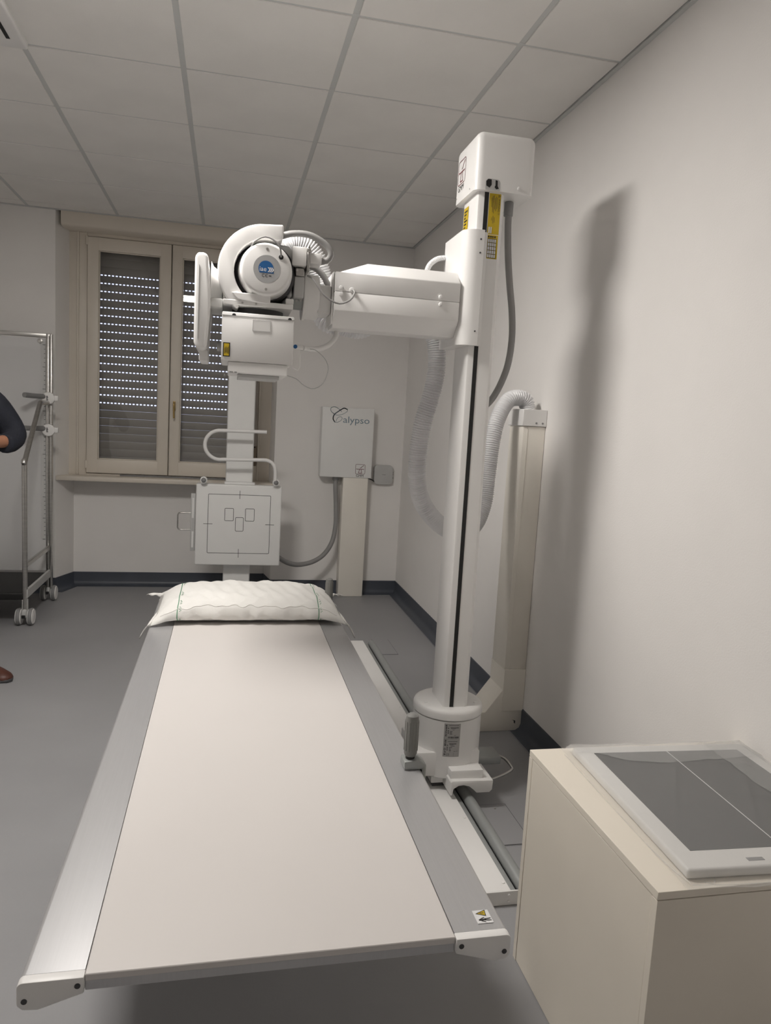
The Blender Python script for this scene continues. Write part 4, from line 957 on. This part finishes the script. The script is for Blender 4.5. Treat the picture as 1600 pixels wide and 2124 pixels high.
# body: pelvis 0, spine, neck, head; arms with hands; legs
N = [(bx, by, 0.95, .10, .085), (bx, by, 1.15, .11, .09), (bx, by + .01, 1.36, .13, .10), (bx, by + .01, 1.47, .055), (bx, by - .01, 1.54, .055), (bx, by - .03, 1.60, .075), (bx, by - .03, 1.70, .075), (bx, by - .025, 1.76, .05)]
Ed = [(0, 1), (1, 2), (2, 3), (3, 4), (4, 5), (5, 6), (6, 7)]
def limb(start, pts):
    prev = start
    for p in pts: N.append(p); Ed.append((prev, len(N) - 1)); prev = len(N) - 1
    return prev
wl_ = limb(2, [(bx + .18, by + .01, 1.43, .055), (bx + .295, by + .03, 1.235, .042), (bx + .262, by - .11, 1.205, .032), (bx + .250, by - .165, 1.215, .027, .03)])
pal = limb(wl_, [(bx + .225, by - .215, 1.225, .017, .036)])
for k, (dx, dz, ln) in enumerate(((.0, .03, .9), (.0, .010, 1.0), (.0, -.010, .95), (.0, -.028, .8))):
    limb(pal, [(bx + .195, by - .245, 1.225 + dz, .0095), (bx + .195 - .032 * ln, by - .262, 1.222 + dz, .0088), (bx + .195 - .052 * ln, by - .248, 1.218 + dz, .008)])
limb(wl_, [(bx + .235, by - .185, 1.25, .011), (bx + .205, by - .215, 1.275, .010), (bx + .18, by - .232, 1.280, .009)])
wr_ = limb(2, [(bx - .18, by + .01, 1.43, .055), (bx - .27, by + .02, 1.20, .042), (bx - .12, by - .17, 1.17, .032), (bx - .06, by - .215, 1.185, .026, .03)])
pal = limb(wr_, [(bx - .015, by - .245, 1.195, .016, .036)])
for dz, ln in ((.028, .9), (.010, 1.0), (-.010, .95), (-.028, .8)):
    limb(pal, [(bx + .02, by - .262, 1.195 + dz, .0095), (bx + .02 + .032 * ln, by - .270, 1.19 + dz, .0088), (bx + .02 + .052 * ln, by - .252, 1.187 + dz, .008)])
limb(wr_, [(bx - .03, by - .225, 1.222, .011), (bx - .002, by - .25, 1.245, .010), (bx + .022, by - .262, 1.248, .009)])
for s in (-1, 1):
    limb(0, [(bx + s * .085, by, 0.85, .065), (bx + s * .10, by + .005, 0.48, .05), (bx + s * .11, by + .02, 0.10, .038), (bx + s * .12 + .02, by - .06, 0.05, .035, .03)])
body = skin_mesh('body', N, Ed, SKIN, pr)
J = [(bx, by, 0.84, .175, .135), (bx, by, 1.08, .165, .122), (bx, by, 1.30, .175, .125), (bx, by + .01, 1.42, .13, .10), (bx, by + .005, 1.475, .07, .07),
     (bx + .17, by + .01, 1.425, .085), (bx + .235, by + .02, 1.33, .074), (bx + .298, by + .03, 1.235, .066), (bx + .285, by - .04, 1.205, .058), (bx + .272, by - .085, 1.200, .052), (bx + .268, by - .10, 1.200, .049),
     (bx - .17, by + .01, 1.425, .085), (bx - .23, by + .02, 1.31, .074), (bx - .272, by + .02, 1.20, .066), (bx - .20, by - .08, 1.18, .056), (bx - .115, by - .175, 1.172, .050), (bx - .09, by - .195, 1.176, .046)]
JE = [(0, 1), (1, 2), (2, 3), (3, 4), (3, 5), (5, 6), (6, 7), (7, 8), (8, 9), (9, 10), (3, 11), (11, 12), (12, 13), (13, 14), (14, 15), (15, 16)]
skin_mesh('jacket', J, JE, NAVY, pr)
T = [(bx, by, 1.08, .165, .118), (bx, by, 0.92, .17, .125)]; TE = [(0, 1)]
for s in (-1, 1):
    k = len(T)
    T += [(bx + s * .095, by, 0.80, .095), (bx + s * .10, by + .005, 0.48, .075), (bx + s * .108, by + .015, 0.22, .066), (bx + s * .11, by + .012, 0.035, .068)]
    TE += [(1, k), (k, k + 1), (k + 1, k + 2), (k + 2, k + 3)]
skin_mesh('trousers', T, TE, TROUS, pr)
def shoe(sx, ang):
    hx, hy = bx + sx * .11, by + .03
    d = V((math.cos(ang), math.sin(ang), 0)); n = V((-d.y, d.x, 0)); mb = MB(); rings = []
    for t, w, h in ((-.06, .025, .055), (-.045, .034, .085), (0.0, .038, .098), (0.05, .040, .085), (.10, .046, .066), (.15, .050, .056), (.19, .046, .048), (.215, .034, .038), (.228, .015, .024)):
        c = V((hx, hy, 0)) + d * t
        rings.append([c + n * (w * math.cos(a)) * (1 if math.sin(a) < 0.3 else .9) + V((0, 0, max(0.004, h * 0.5 + h * 0.5 * math.sin(a)))) for a in [2 * math.pi * k / 16 for k in range(16)]])
    vs = [p for r in rings for p in r]
    mb.add(vs, [[i * 16 + k, i * 16 + (k + 1) % 16, (i + 1) * 16 + (k + 1) % 16, (i + 1) * 16 + k] for i in range(len(rings) - 1) for k in range(16)] + [list(range(16))[::-1], [(len(rings) - 1) * 16 + k for k in range(16)]])
    o = mb.build('shoe', SHOE, pr)
    so = MB(); P = [V((hx, hy, 0)) + d * t + n * w for t, w in ((-.064, .02), (-.05, .036), (0, .041), (.08, .047), (.15, .053), (.20, .046), (.233, .015), (.233, -.015), (.20, -.046), (.15, -.053), (.08, -.047), (0, -.041), (-.05, -.036), (-.064, -.02))]
    so.prism([(p.x, p.y) for p in P], 'z', 0.0005, 0.016, 0.002, 1).build('sole', DARKG, o)
    lc = MB()
    for k in range(3):
        c = V((hx, hy, 0.088 - 0.009 * k)) + d * (0.055 + 0.022 * k)
        lc.tube(catmull([c + n * .022, c + V((0, 0, .008)), c - n * .022], 5), .0025, 6)
    c = V((hx, hy, 0.092)) + d * .055
    lc.tube(catmull([c, c + n * .02 + V((0, 0, .012)), c + n * .04 - V((0, 0, .006)), c + n * .022 - V((0, 0, .012)) + d * .01, c], 5), .0022, 6)
    lc.build('lace', DARKG, o)
shoe(1, math.radians(-38)); shoe(-1, math.radians(-105))
hr = MB()
hr.rev([(0.0, 0.105), (0.04, 0.100), (0.075, 0.075), (0.09, 0.03), (0.088, -0.02), (0.085, -0.03)], (bx, by - .008, 1.722), 'z', 28)
hr.build('hair', HAIR, pr)
fc = MB().prism([(0, 1.62), (-0.028, 1.625), (0, 1.675)], 'x', bx - .013, bx + .013, 0.004, 2)
for v in fc.bm.verts: v.co.y += by - .098
fc.build('nose', SKIN, body)
for s in (-1, 1):
    ey = MB().rev([(0, -.0075), (.0045, -.006), (.007, -.001), (.006, .006), (0, .008)], (bx + s * .030, by - .0895, 1.668), 'y', 16).build('eye', INKW, body)
    MB().rev([(0, -.0083), (.0042, -.0078), (.0045, -.006), (0, -.005)], (bx + s * .030, by - .0895, 1.668), 'y', 12).build('iris', HAIR, ey)
    MB().rev([(0, -.028), (.012, -.018), (.016, 0), (.012, .018), (0, .028)], (bx + s * .083, by - .02, 1.655), 'z', 12).build('ear', SKIN, body)
MB().tube([(bx - .024, by - .098, 1.592), (bx, by - .106, 1.590), (bx + .024, by - .098, 1.592)], .005, 8).build('mouth', INKR, body)
